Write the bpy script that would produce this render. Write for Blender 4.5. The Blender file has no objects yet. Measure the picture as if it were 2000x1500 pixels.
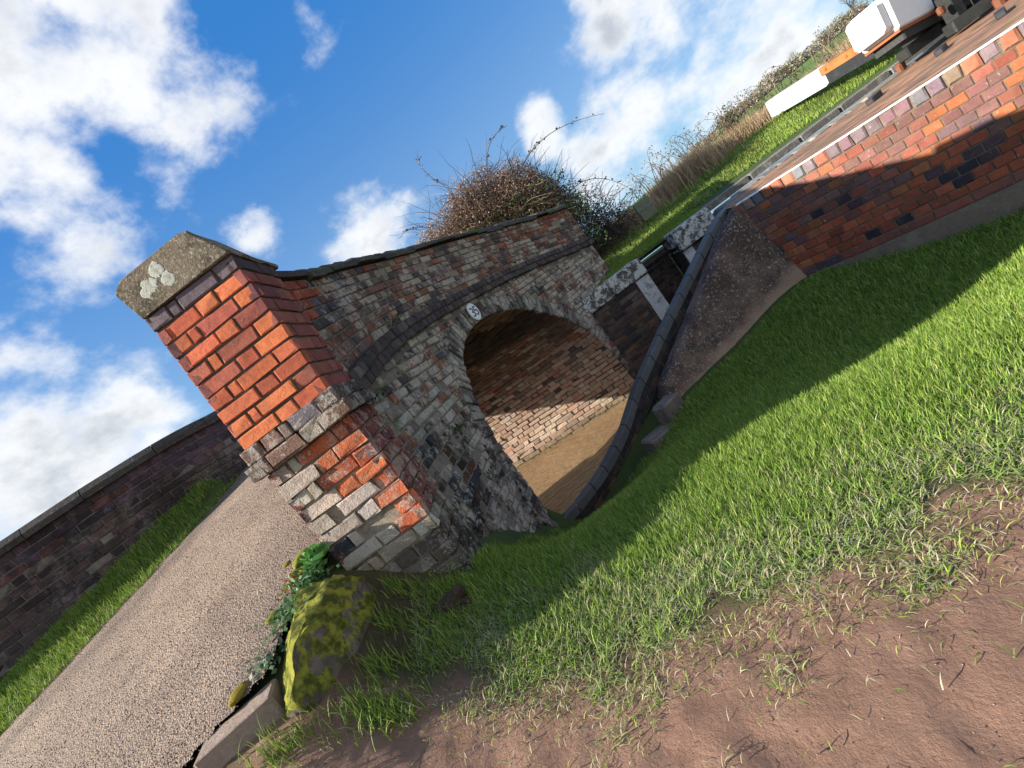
import bpy, math, random
import numpy as np
from mathutils import Vector, Matrix
R_ = math.radians
rng = np.random.default_rng(7)
random.seed(7)
sc = bpy.context.scene
COL = sc.collection

# ------------------------------------------------------------------ camera, sky, sun
# eye is the world origin; +Y is the heading, ground below has negative z
FPX, HB = 924.0, 107.0
PITCH = math.atan(HB / FPX)
ROLL = math.atan2(.6, .8)
cp_, sp_ = math.cos(PITCH), math.sin(PITCH)
Rv = Vector((1, 0, 0)); Uv = Vector((0, sp_, cp_)); Fv = Vector((0, cp_, -sp_))
camx = Rv * .8 - Uv * .6          # image right
camy = Rv * .6 + Uv * .8          # image up
cd = bpy.data.cameras.new('camera'); cam = bpy.data.objects.new('camera', cd); COL.objects.link(cam)
cam.matrix_world = Matrix((
    (camx.x, camy.x, -Fv.x, 0), (camx.y, camy.y, -Fv.y, 0), (camx.z, camy.z, -Fv.z, 0), (0, 0, 0, 1)))
cd.sensor_width = 36; cd.lens = FPX / 2000 * 36; cd.clip_start = .05; cd.clip_end = 3000
sc.camera = cam
sc.render.resolution_x, sc.render.resolution_y = 1024, 768
SUN_EL = R_(24.0)
sh = Vector((.985, .170, 0)).normalized()
st = Vector((sh.x * math.cos(SUN_EL), sh.y * math.cos(SUN_EL), -math.sin(SUN_EL)))
sl = bpy.data.lights.new('sun', 'SUN'); sl.energy = 5.0; sl.angle = R_(.5); sl.color = (1, .93, .82)
so = bpy.data.objects.new('sun', sl); COL.objects.link(so); so.rotation_euler = st.to_track_quat('-Z', 'Y').to_euler()
sc.view_settings.view_transform = 'Standard'; sc.view_settings.look = 'None'
sc.view_settings.gamma = 1; sc.view_settings.exposure = 1.15

def pxdir(x, y):
    a = .8 * (x - 1000) - .6 * (y - 750); b = -.6 * (x - 1000) - .8 * (y - 750)
    return (Rv * a + Uv * b + Fv * FPX).normalized()

w = bpy.data.worlds.new('World'); sc.world = w; w.use_nodes = True
nt = w.node_tree; N = nt.nodes; L = nt.links
for n in list(N): N.remove(n)
out = N.new('ShaderNodeOutputWorld'); bg = N.new('ShaderNodeBackground'); L.new(bg.outputs[0], out.inputs[0])
SKYK = .12
bg.inputs[1].default_value = SKYK
sky = N.new('ShaderNodeTexSky'); sky.sky_type = 'NISHITA'; sky.sun_disc = False
sky.sun_elevation = SUN_EL; sky.sun_rotation = math.atan2(-sh.x, -sh.y); sky.altitude = 0
sky.air_density = 1.0; sky.dust_density = .3; sky.ozone_density = 2.6
def wm(op, a, b=None, c=None, clamp=False):
    n = N.new('ShaderNodeMath'); n.operation = op; n.use_clamp = clamp
    for i, v in enumerate((a, b, c)):
        if v is None: continue
        if isinstance(v, (int, float)): n.inputs[i].default_value = v
        else: L.new(v, n.inputs[i])
    return n.outputs[0]
tc = N.new('ShaderNodeTexCoord'); D = tc.outputs['Generated']
def wnoise(scale, detail, rough, vec, dist=0.0):
    n = N.new('ShaderNodeTexNoise'); n.inputs['Scale'].default_value = scale; n.inputs['Detail'].default_value = detail
    n.inputs['Roughness'].default_value = rough; n.inputs['Distortion'].default_value = dist
    L.new(vec, n.inputs['Vector']); return n.outputs[0]
# cloud cover: soft lobes in fixed sky directions (px of the photo used only to read off the directions)
lobes = [((160, 60), .25, 1.0), ((300, 130), .13, .7), ((60, 210), .16, .55), ((110, 350), .19, .62), ((280, 340), .13, .55), ((70, 560), .13, .5),
         ((190, 600), .06, .45), ((500, 450), .075, .85), ((490, 440), .045, .4), ((60, 730), .15, .85), ((200, 850), .17, 1.15), ((70, 900), .22, 1.2), ((30, 1010), .2, .8), ((330, 830), .07, .5),
         ((620, 100), .11, .34), ((1050, 240), .075, 1.2), ((1030, 215), .05, .6), ((1180, 60), .13, .95),
         ((1230, 230), .15, .95), ((1380, 130), .20, .85), ((1520, 30), .2, .75), ((1330, 20), .18, .9), ((1180, 330), .11, .6), ((740, 470), .13, .85), ((1320, 320), .1, .5)]
cov = None
# unseen cloud lobes added behind, above and right of the camera to brighten shade
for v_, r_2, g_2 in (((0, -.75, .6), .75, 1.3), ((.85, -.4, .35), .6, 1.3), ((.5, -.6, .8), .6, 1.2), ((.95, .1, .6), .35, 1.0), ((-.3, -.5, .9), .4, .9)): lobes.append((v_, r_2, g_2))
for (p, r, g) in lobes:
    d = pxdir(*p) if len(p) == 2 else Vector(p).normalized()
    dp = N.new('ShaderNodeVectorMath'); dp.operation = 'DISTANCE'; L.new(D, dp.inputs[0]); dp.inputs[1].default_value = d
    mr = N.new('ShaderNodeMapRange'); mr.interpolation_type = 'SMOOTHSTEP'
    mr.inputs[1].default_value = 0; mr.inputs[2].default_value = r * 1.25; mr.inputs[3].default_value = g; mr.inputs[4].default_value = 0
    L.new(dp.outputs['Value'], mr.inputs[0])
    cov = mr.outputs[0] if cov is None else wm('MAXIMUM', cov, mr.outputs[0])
mp = N.new('ShaderNodeMapping'); L.new(D, mp.inputs[0]); mp.inputs['Scale'].default_value = (1, 1, 1.35)
n1 = wnoise(6.5, 9, .58, mp.outputs[0], .0)
n2 = wnoise(2.2, 3, .5, mp.outputs[0])
den = wm('ADD', wm('MULTIPLY', wm('SUBTRACT', n1, .5), 3.0), wm('MULTIPLY', wm('SUBTRACT', n2, .5), .5))
den = wm('ADD', den, cov)
mr = N.new('ShaderNodeMapRange'); mr.interpolation_type = 'SMOOTHSTEP'; L.new(den, mr.inputs[0])
mr.inputs[1].default_value = .22; mr.inputs[2].default_value = 1.05
cl = wm('MULTIPLY', mr.outputs[0], wm('MINIMUM', wm('MULTIPLY', cov, 4.0), 1.0))
# cloud tone: white tops with blue-grey bodies where thick
mr2 = N.new('ShaderNodeMapRange'); mr2.interpolation_type = 'SMOOTHSTEP'; L.new(wm('ADD', den, wm('MULTIPLY', wm('SUBTRACT', wnoise(7.5, 6, .6, mp.outputs[0]), .5), 1.8)), mr2.inputs[0])
mr2.inputs[1].default_value = .7; mr2.inputs[2].default_value = 1.7
ramp = N.new('ShaderNodeMix'); ramp.data_type = 'RGBA'; L.new(mr2.outputs[0], ramp.inputs[0])
K = 1 / SKYK
ramp.inputs[6].default_value = (.47 * K, .475 * K, .48 * K, 1); ramp.inputs[7].default_value = (.25 * K, .27 * K, .30 * K, 1)
# a deeper blue than the bare model
tint = N.new('ShaderNodeMix'); tint.data_type = 'RGBA'; tint.blend_type = 'MULTIPLY'; tint.inputs[0].default_value = 1
L.new(sky.outputs[0], tint.inputs[6]); tint.inputs[7].default_value = (.62, .82, .95, 1)
sepz = N.new('ShaderNodeSeparateXYZ'); L.new(D, sepz.inputs[0])
gr = N.new('ShaderNodeMix'); gr.data_type = 'RGBA'; mz = N.new('ShaderNodeMapRange'); mz.interpolation_type = 'SMOOTHSTEP'
L.new(sepz.outputs[2], mz.inputs[0]); mz.inputs[1].default_value = -.02; mz.inputs[2].default_value = .62; L.new(mz.outputs[0], gr.inputs[0])
gr.inputs[6].default_value = (.14 / SKYK, .225 / SKYK, .325 / SKYK, 1); gr.inputs[7].default_value = (.012 / SKYK, .098 / SKYK, .29 / SKYK, 1)
blend = N.new('ShaderNodeMix'); blend.data_type = 'RGBA'; blend.inputs[0].default_value = .78
L.new(tint.outputs[2], blend.inputs[6]); L.new(gr.outputs[2], blend.inputs[7])
mx = N.new('ShaderNodeMix'); mx.data_type = 'RGBA'
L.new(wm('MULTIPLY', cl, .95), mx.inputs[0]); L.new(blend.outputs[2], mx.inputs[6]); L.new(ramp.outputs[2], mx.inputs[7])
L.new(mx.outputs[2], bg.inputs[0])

# ------------------------------------------------------------------ helpers
def tag(o, label=None, cat=None, group=None, kind=None):
    if label: o['label'] = label
    if cat: o['category'] = cat
    if group: o['group'] = group
    if kind: o['kind'] = kind
    return o
def empty(name, loc, label, cat, group=None):
    o = bpy.data.objects.new(name, None); o.location = loc; COL.objects.link(o); o.empty_display_size = .2
    return tag(o, label, cat, group)
def link(name, me, mats, parent=None, loc=None):
    for m in (mats if isinstance(mats, (list, tuple)) else [mats]): me.materials.append(m)
    o = bpy.data.objects.new(name, me); COL.objects.link(o)
    if loc is not None: o.location = loc
    if parent is not None:
        o.parent = parent
        if loc is None:                                           # meshes are written in world coordinates
            wl = Vector(parent.location); q = parent.parent
            while q is not None: wl = wl + Vector(q.location); q = q.parent
            o.location = -wl
    return o
def mesh_np(name, V, F, col=None, mi=None, smooth=False):
    """F: (n,k) array or list of arrays of equal-k faces"""
    V = np.asarray(V, dtype=np.float32).reshape(-1, 3)
    Fs = F if isinstance(F, list) else [F]
    Fs = [np.asarray(f, dtype=np.int32) for f in Fs if len(f)]
    me = bpy.data.meshes.new(name)
    me.vertices.add(len(V)); me.vertices.foreach_set('co', V.ravel())
    nl = sum(f.size for f in Fs); nf = sum(len(f) for f in Fs)
    me.loops.add(nl); me.polygons.add(nf)
    me.loops.foreach_set('vertex_index', np.concatenate([f.ravel() for f in Fs]))
    tot = np.concatenate([np.full(len(f), f.shape[1], dtype=np.int32) for f in Fs])
    st_ = np.concatenate([[0], np.cumsum(tot)[:-1]]).astype(np.int32)
    me.polygons.foreach_set('loop_start', st_)
    try: me.polygons.foreach_set('loop_total', tot)
    except Exception: pass
    if mi is not None: me.polygons.foreach_set('material_index', np.asarray(mi, dtype=np.int32))
    me.polygons.foreach_set('use_smooth', np.full(nf, bool(smooth)))
    me.update(calc_edges=True)
    if col is not None:
        c = np.ones((len(V), 4), dtype=np.float32); col = np.asarray(col, dtype=np.float32); c[:, :col.shape[1]] = col
        at = me.color_attributes.new('Col', 'FLOAT_COLOR', 'POINT'); at.data.foreach_set('color', c.ravel())
    me.validate()
    return me
class MB:
    def __init__(s): s.v = []; s.f = []; s.c = []; s.m = []; s.n = 0
    def add(s, V, F, col=(.5, .5, .5), m=0):
        V = np.asarray(V, float).reshape(-1, 3); F = np.asarray(F, int)
        c = np.asarray(col, float)
        if c.ndim == 1: c = np.tile(c[:3], (len(V), 1))
        s.v.append(V); s.f.append(F + s.n); s.c.append(c[:, :3]); s.m.append(np.full(len(F), m)); s.n += len(V)
    def build(s, name, mats, parent=None, smooth=False):
        # group faces by arity while keeping the material order
        F = []; M = []
        for k in sorted({f.shape[1] for f in s.f}):
            for f, m in zip(s.f, s.m):
                if f.shape[1] == k: F.append(f); M.append(m)
        me = mesh_np(name, np.concatenate(s.v), F, np.concatenate(s.c), np.concatenate(M), smooth)
        return link(name, me, mats, parent)
QF = np.array([[0, 1, 2, 3]])
BOXF = np.array([[0, 3, 2, 1], [4, 5, 6, 7], [0, 1, 5, 4], [1, 2, 6, 5], [2, 3, 7, 6], [3, 0, 4, 7]])
def hull8(mb, b, t, col, m=0, bev=0.0):
    """a block from 4 bottom and 4 top points; bev > 0 adds a chamfer round the edges"""
    P = np.array(list(b) + list(t), float)
    if bev <= 0: mb.add(P, BOXF, col, m); return
    c = P.mean(0)
    V = []; idx = {}
    for fi, f in enumerate(BOXF):
        fc = P[f].mean(0)
        for vi in f:
            d = P[vi] - fc; l = np.linalg.norm(d) + 1e-9
            idx[(fi, vi)] = len(V); V.append(P[vi] - d / l * bev * 1.4)
    F4 = [[idx[(fi, v)] for v in f] for fi, f in enumerate(BOXF)]
    F3 = []
    for a in range(6):
        for k in range(4):
            v0, v1 = BOXF[a][k], BOXF[a][(k + 1) % 4]
            for b_ in range(a + 1, 6):
                if v0 in BOXF[b_] and v1 in BOXF[b_]:
                    F4.append([idx[(a, v1)], idx[(a, v0)], idx[(b_, v0)], idx[(b_, v1)]])
    for v in range(8):
        fs = [a for a in range(6) if v in BOXF[a]]
        F3.append([idx[(a, v)] for a in fs])
    mb.add(V, F4, col, m); n0 = mb.n - len(V)
    mb.f.append(np.array(F3) + n0); mb.v.append(np.zeros((0, 3))); mb.c.append(np.zeros((0, 3))); mb.m.append(np.full(len(F3), m))
def box(mb, c, size, rz=0.0, col=(.5, .5, .5), m=0, bev=0.0, tilt=0.0):
    sx, sy, sz = [x / 2 for x in size]
    M = Matrix.Translation(c) @ Matrix.Rotation(rz, 4, 'Z') @ Matrix.Rotation(tilt, 4, 'Y')
    b = [M @ Vector(p) for p in ((-sx, -sy, -sz), (sx, -sy, -sz), (sx, sy, -sz), (-sx, sy, -sz))]
    t = [M @ Vector(p) for p in ((-sx, -sy, sz), (sx, -sy, sz), (sx, sy, sz), (-sx, sy, sz))]
    hull8(mb, b, t, col, m, bev)
def tube(mb, pts, rad, n=5, col=(.3, .2, .1), m=0):
    pts = np.asarray(pts, float); k = len(pts); rad = np.broadcast_to(rad, (k,))
    t = np.gradient(pts, axis=0); t /= np.linalg.norm(t, axis=1)[:, None] + 1e-9
    ref = np.array([0, 0, 1.]) if abs(t[0][2]) < .9 else np.array([1., 0, 0])
    s_ = np.cross(t, ref); s_ /= np.linalg.norm(s_, axis=1)[:, None] + 1e-9; u_ = np.cross(t, s_)
    an = np.arange(n) / n * 2 * math.pi
    V = pts[:, None, :] + rad[:, None, None] * (np.cos(an)[None, :, None] * s_[:, None, :] + np.sin(an)[None, :, None] * u_[:, None, :])
    F = [[i * n + j, i * n + (j + 1) % n, (i + 1) * n + (j + 1) % n, (i + 1) * n + j] for i in range(k - 1) for j in range(n)]
    mb.add(V.reshape(-1, 3), F, col, m)
def vnoise(x, y, seed=0):
    xi = np.floor(x).astype(np.int64); yi = np.floor(y).astype(np.int64); xf = x - xi; yf = y - yi
    def h(a, b):
        v = (a * 374761393 + b * 668265263 + seed * 974634777) & 0x7fffffff
        v = ((v ^ (v >> 13)) * 1274126177) & 0x7fffffff
        return ((v ^ (v >> 16)) & 0xffff) / 65535.0
    u = xf * xf * (3 - 2 * xf); v = yf * yf * (3 - 2 * yf)
    return (h(xi, yi) * (1 - u) + h(xi + 1, yi) * u) * (1 - v) + (h(xi, yi + 1) * (1 - u) + h(xi + 1, yi + 1) * u) * v
def fbm(x, y, o=4, seed=0, g=.5):
    s = 0; a = 1; t = 0
    for i in range(o):
        s = s + a * vnoise(x * 2 ** i, y * 2 ** i, seed + i * 17); t += a; a *= g
    return s / t
def inpoly(x, y, poly):
    x = np.asarray(x, float); y = np.asarray(y, float); r = np.zeros(x.shape, bool); n = len(poly)
    for i in range(n):
        x0, y0 = poly[i]; x1, y1 = poly[(i + 1) % n]
        if y0 == y1: continue
        c = ((y0 > y) != (y1 > y)) & (x < (x1 - x0) * (y - y0) / (y1 - y0) + x0); r ^= c
    return r

# ------------------------------------------------------------------ materials
def mat(name, rough=.85, spec=.3):
    m = bpy.data.materials.new(name); m.use_nodes = True; t = m.node_tree
    b = t.nodes['Principled BSDF']; b.inputs['Roughness'].default_value = rough
    b.inputs['Specular IOR Level'].default_value = spec
    return m, t, b
class G:
    """small node helper"""
    def __init__(s, t): s.t = t; s.tc = None
    def coord(s):
        if s.tc is None:
            g = s.t.nodes.new('ShaderNodeNewGeometry'); s.tc = g.outputs['Position']
        return s.tc
    def noise(s, scale, detail=4, rough=.55, dist=0, vec=None, col=False):
        n = s.t.nodes.new('ShaderNodeTexNoise'); n.inputs['Scale'].default_value = scale; n.inputs['Detail'].default_value = detail
        n.inputs['Roughness'].default_value = rough; n.inputs['Distortion'].default_value = dist
        s.t.links.new(vec or s.coord(), n.inputs['Vector']); return n.outputs[1 if col else 0]
    def voro(s, scale, feat='F1', out='Distance', rand=1.0):
        n = s.t.nodes.new('ShaderNodeTexVoronoi'); n.feature = feat; n.inputs['Scale'].default_value = scale
        n.inputs['Randomness'].default_value = rand
        s.t.links.new(s.coord(), n.inputs['Vector']); return n.outputs[out]
    def ramp(s, x, lo, hi, a=0.0, b=1.0, smooth=True):
        n = s.t.nodes.new('ShaderNodeMapRange'); n.interpolation_type = 'SMOOTHSTEP' if smooth else 'LINEAR'
        s.t.links.new(x, n.inputs[0]); n.inputs[1].default_value = lo; n.inputs[2].default_value = hi
        n.inputs[3].default_value = a; n.inputs[4].default_value = b; return n.outputs[0]
    def math(s, op, a, b):
        n = s.t.nodes.new('ShaderNodeMath'); n.operation = op
        for i, v in enumerate((a, b)):
            if isinstance(v, (int, float)): n.inputs[i].default_value = v
            else: s.t.links.new(v, n.inputs[i])
        return n.outputs[0]
    def mix(s, f, a, b, mode='MIX'):
        n = s.t.nodes.new('ShaderNodeMix'); n.data_type = 'RGBA'; n.blend_type = mode
        for i, v in ((0, f), (6, a), (7, b)):
            if isinstance(v, (int, float)): n.inputs[i].default_value = v
            elif isinstance(v, tuple): n.inputs[i].default_value = (*v[:3], 1)
            else: s.t.links.new(v, n.inputs[i])
        return n.outputs[2]
    def attr(s):
        n = s.t.nodes.new('ShaderNodeAttribute'); n.attribute_name = 'Col'; return n.outputs[0]
    def bump(s, h, bsdf, strength=.5, dist=.01):
        n = s.t.nodes.new('ShaderNodeBump'); n.inputs['Strength'].default_value = strength; n.inputs['Distance'].default_value = dist
        s.t.links.new(h, n.inputs['Height']); s.t.links.new(n.outputs[0], bsdf.inputs['Normal'])
    def out(s, c, bsdf): s.t.links.new(c, bsdf.inputs['Base Color'])
def masonry(name, patch=None, soot=None, lichen=None, bumpk=.6, vary=.3, rough=.9, fine=90, bd=.006):
    """vertex-coloured bricks; patch/soot/lichen = (scale, lo, hi, colour, amount)"""
    m, t, b = mat(name, rough, .25); g = G(t)
    c = g.attr()
    c = g.mix(g.ramp(g.noise(fine, 5, .7), .3, .7, 0, vary), c, (.5, .5, .5), 'MULTIPLY')
    c = g.mix(g.ramp(g.noise(14, 4, .6), .35, .7, 0, vary), c, (.45, .42, .42), 'MULTIPLY')
    for k, layer in enumerate((patch, soot, lichen)):
        if layer is None: continue
        s_, lo, hi, colr, amt = layer
        n = g.noise(s_, 8, .68, .3)
        n2 = g.noise(s_ * 9 + k, 4, .6)
        n = g.math('ADD', n, g.math('MULTIPLY', g.math('SUBTRACT', n2, .5), .35))
        c = g.mix(g.ramp(n, lo, hi, 0, amt), c, colr)
    g.out(c, b)
    h = g.math('ADD', g.noise(fine * 1.6, 5, .75), g.math('MULTIPLY', g.noise(28, 4, .6), 1.2))
    g.bump(h, b, bumpk, bd)
    return m
M_red = masonry('red_brick', None, (6, .54, .72, (.16, .07, .05), .55), (34, .64, .70, (.55, .38, .28), .45), .7, .45, .85, 90, .006)
M_old = masonry('weathered_brick', (3.4, .46, .60, (.56, .49, .41), .75), (1.9, .54, .68, (.04, .032, .03), .75), (16, .62, .68, (.46, .46, .41), .55), .95, .45, .95, 60, .012)
M_oldp = masonry('weathered_parapet_brick', (3.8, .49, .62, (.52, .45, .37), .72), (2.0, .52, .66, (.045, .034, .032), .7), (20, .63, .69, (.44, .44, .4), .45), .95, .45, .95, 60, .012)
M_grey = masonry('lichened_old_brick', (9, .48, .6, (.62, .55, .46), .5), (3, .55, .75, (.05, .045, .04), .6), (28, .6, .66, (.6, .6, .56), .7), 1.0, .4, .95, 70, .012)
M_dark = masonry('sooty_brick', (4, .58, .7, (.2, .18, .16), .35), (2, .5, .7, (.025, .022, .022), .6), (24, .66, .71, (.4, .39, .36), .5), .8, .4, .9, 70, .008)
M_vault = masonry('vault_brick', None, None, None, .9, .4, .9, 60, .01)
M_slate = masonry('blue_brick_coping', None, (6, .6, .8, (.03, .03, .03), .4), (14, .68, .73, (.3, .3, .26), .35), .5, .3, .6, 80, .004)
M_cop = masonry('coping_stone', (2.2, .52, .66, (.10, .105, .06), .6), (5, .5, .68, (.03, .03, .025), .6), (26, .6, .66, (.34, .33, .28), .5), 1.0, .4, .95, 50, .014)
M_white = masonry('white_lichened_stone', (11, .47, .53, (.66, .66, .62), .9), (5, .64, .75, (.05, .045, .04), .6), None, .8, .3, .9, 60, .008)
M_lock = masonry('glazed_brick', (1.6, .50, .66, (.12, .075, .065), .5), None, (36, .64, .69, (.62, .58, .52), .55), .5, .4, .6, 90, .005)
M_mortar = masonry('lime_mortar', None, None, (40, .5, .6, (.1, .09, .08), .45), 1.0, .5, .95, 120, .006)
M_paint = masonry('white_paint', None, (9, .66, .74, (.45, .43, .38), .25), None, .25, .05, .45, 60, .003)
M_paintworn = masonry('worn_white_paint', None, (13, .54, .62, (.12, .11, .10), .7), None, .8, .3, .8, 60, .006)
M_black = masonry('black_painted_timber', None, (7, .55, .75, (.09, .09, .08), .5), None, .6, .3, .45, 40, .005)
M_rust = masonry('rusty_iron', (6, .5, .7, (.16, .055, .02), .6), None, None, .5, .3, .6, 60, .004)
M_wood = masonry('grey_timber', (5, .5, .7, (.16, .17, .1), .6), None, None, .7, .4, .9, 40, .008)
# rendered concrete flank
M_conc, t_, b_ = mat('aged_render', .93, .2); g = G(t_)
c = g.mix(g.ramp(g.noise(2.2, 7, .62), .42, .62), (.085, .055, .045), (.19, .125, .095))
c = g.mix(g.ramp(g.noise(9, 6, .7), .5, .64, 0, .7), c, (.05, .042, .038))
c = g.mix(g.ramp(g.noise(45, 5, .75), .56, .62, 0, .85), c, (.44, .38, .32))
c = g.mix(g.ramp(g.noise(13, 3, .5), .72, .76, 0, .85), c, (.46, .44, .40))
sep = t_.nodes.new('ShaderNodeSeparateXYZ'); t_.links.new(g.coord(), sep.inputs[0])
c = g.mix(g.ramp(g.math('ADD', g.math('ADD', sep.outputs[2], g.math('MULTIPLY', sep.outputs[0], -.17)), g.math('MULTIPLY', g.noise(5, 4), .2)), -1.72, -1.56, .85, 0), c, (.42, .28, .19))
g.out(c, b_); g.bump(g.math('ADD', g.noise(70, 6, .75), g.noise(16, 4, .6)), b_, .8, .012)
# terrain: soil under grass / mud path / far meadow by vertex colour
M_gnd, t_, b_ = mat('soil', .92, .25); g = G(t_)
c = g.attr()
c = g.mix(g.ramp(g.noise(7, 6, .6), .35, .7, 0, .45), c, (.55, .5, .48), 'MULTIPLY')
c = g.mix(g.ramp(g.noise(60, 5, .7), .52, .72, 0, .45), c, (1.35, 1.3, 1.25), 'MULTIPLY')
c = g.mix(g.ramp(g.voro(55), .02, .05, .55, 0), c, (.30, .25, .21))
g.out(c, b_)
hh = g.math('ADD', g.math('MULTIPLY', g.noise(16, 8, .7, .6), 1.2), g.math('MULTIPLY', g.noise(90, 5, .75), .7))
g.bump(hh, b_, .8, .016)
# road: worn tarmac with chippings
M_road, t_, b_ = mat('worn_tarmac', .85, .3); g = G(t_)
c = g.mix(g.ramp(g.noise(1.3, 4, .5), .38, .62), (.64, .45, .30), (.52, .36, .24))
cell = t_.nodes.new('ShaderNodeTexVoronoi'); cell.inputs['Scale'].default_value = 105; t_.links.new(g.coord(), cell.inputs['Vector'])
c = g.mix(.42, c, g.mix(g.ramp(cell.outputs['Color'], .1, .9), (.20, .155, .13), (.68, .53, .41)))
dark = g.attr()
c = g.mix(1.0, c, dark, 'MULTIPLY'); c = g.mix(g.ramp(g.noise(3.2, 5, .65), .42, .68, 0, .5), c, (.62, .58, .56), 'MULTIPLY'); c = g.mix(g.ramp(g.noise(.9, 3, .5), .5, .7, 0, .6), c, (.72, .70, .70), 'MULTIPLY')
c = g.mix(g.ramp(cell.outputs['Distance'], .42, .68, 0, .75), c, (.06, .045, .04))
g.out(c, b_)
hh = g.math('ADD', g.ramp(cell.outputs['Distance'], .1, .6, 1, 0), g.math('MULTIPLY', g.noise(190, 3, .7), .4))
g.bump(hh, b_, 1.0, .012)
# plants: vertex colour, a little translucency
def leafmat(name, rough=.55, tr=.35):
    m, t, b = mat(name, rough, .35); g = G(t); c = g.attr(); g.out(c, b)
    tr_ = t.nodes.new('ShaderNodeBsdfTranslucent'); t.links.new(c, tr_.inputs[0])
    ms = t.nodes.new('ShaderNodeMixShader'); ms.inputs[0].default_value = tr
    t.links.new(b.outputs[0], ms.inputs[1]); t.links.new(tr_.outputs[0], ms.inputs[2])
    t.links.new(ms.outputs[0], t.nodes['Material Output'].inputs[0]); return m
M_grass = leafmat('grass_blade', .6, .3)
M_leaf = leafmat('leaf', .5, .25)
M_twig, t_, b_ = mat('twig', .9, .2); g = G(t_); g.out(g.attr(), b_)
# muddy canal water
M_wat, t_, b_ = mat('muddy_water', .05, .5); g = G(t_)
c = g.mix(g.ramp(g.noise(1.2, 3), .4, .65), (.22, .14, .075), (.26, .168, .092)); g.out(c, b_)
mp_ = t_.nodes.new('ShaderNodeMapping'); mp_.inputs['Rotation'].default_value = (0, 0, R_(15)); mp_.inputs['Scale'].default_value = (1.0, 1.9, 1)
t_.links.new(g.coord(), mp_.inputs[0])
g.bump(g.math('ADD', g.noise(8, 3, .55, .4, mp_.outputs[0]), g.math('MULTIPLY', g.noise(22, 2, .5, .2, mp_.outputs[0]), .15)), b_, .6, .06)
# brick paving
M_pave, t_, b_ = mat('brick_paving', .85, .3); g = G(t_)
bt = t_.nodes.new('ShaderNodeTexBrick'); bt.inputs['Scale'].default_value = 1
mp_ = t_.nodes.new('ShaderNodeMapping'); mp_.inputs['Rotation'].default_value = (0, 0, R_(12)); t_.links.new(g.coord(), mp_.inputs[0])
t_.links.new(mp_.outputs[0], bt.inputs['Vector'])
bt.inputs['Brick Width'].default_value = .225; bt.inputs['Row Height'].default_value = .112; bt.inputs['Mortar Size'].default_value = .011
bt.inputs['Color1'].default_value = (.50, .24, .14, 1); bt.inputs['Color2'].default_value = (.20, .11, .09, 1); bt.inputs['Mortar'].default_value = (.10, .13, .04, 1)
bt.inputs['Mortar Smooth'].default_value = .4
c = g.mix(g.ramp(g.noise(3, 6, .6), .4, .7, 0, .5), bt.outputs[0], (.5, .45, .42), 'MULTIPLY')
c = g.mix(g.ramp(g.noise(4.5, 4, .5), .64, .70, 0, .7), c, (.14, .18, .05))
g.out(c, b_); g.bump(g.math('ADD', bt.outputs[1], g.math('MULTIPLY', g.noise(60, 4, .6), -.4)), b_, -.6, .008)
# mossy rock
M_rock, t_, b_ = mat('mossy_rock', .95, .2); g = G(t_)
c = g.mix(g.ramp(g.noise(12, 6, .65), .4, .65), (.16, .13, .11), (.30, .25, .21))
geo = t_.nodes.new('ShaderNodeNewGeometry'); sp = t_.nodes.new('ShaderNodeSeparateXYZ'); t_.links.new(geo.outputs['Normal'], sp.inputs[0])
f = g.math('ADD', g.ramp(sp.outputs[2], -.1, .6, -.22, .12), g.math('ADD', g.noise(13, 7, .68), g.math('MULTIPLY', g.math('SUBTRACT', g.noise(60, 3, .6), .5), .3)))
moss = g.mix(g.ramp(g.noise(20, 4, .6), .38, .64), (.10, .12, .02), (.44, .42, .06))
c = g.mix(g.ramp(f, .27, .36), c, moss)
g.out(c, b_); g.bump(g.math('ADD', g.noise(110, 5, .8), g.noise(24, 5, .6)), b_, 1, .02)
M_moss, t_, b_ = mat('moss', .95, .1); g = G(t_); g.out(g.attr(), b_); g.bump(g.noise(150, 4, .7), b_, 1, .01)
M_plate, t_, b_ = mat('painted_cast_plate', .4, .4); g = G(t_); g.out(g.mix(g.ramp(g.noise(40, 4), .6, .75, 0, .3), (.75, .76, .76), (.4, .38, .34)), b_)
M_ink, t_, b_ = mat('black_lettering', .5, .3); b_.inputs['Base Color'].default_value = (.02, .022, .03, 1)

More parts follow.
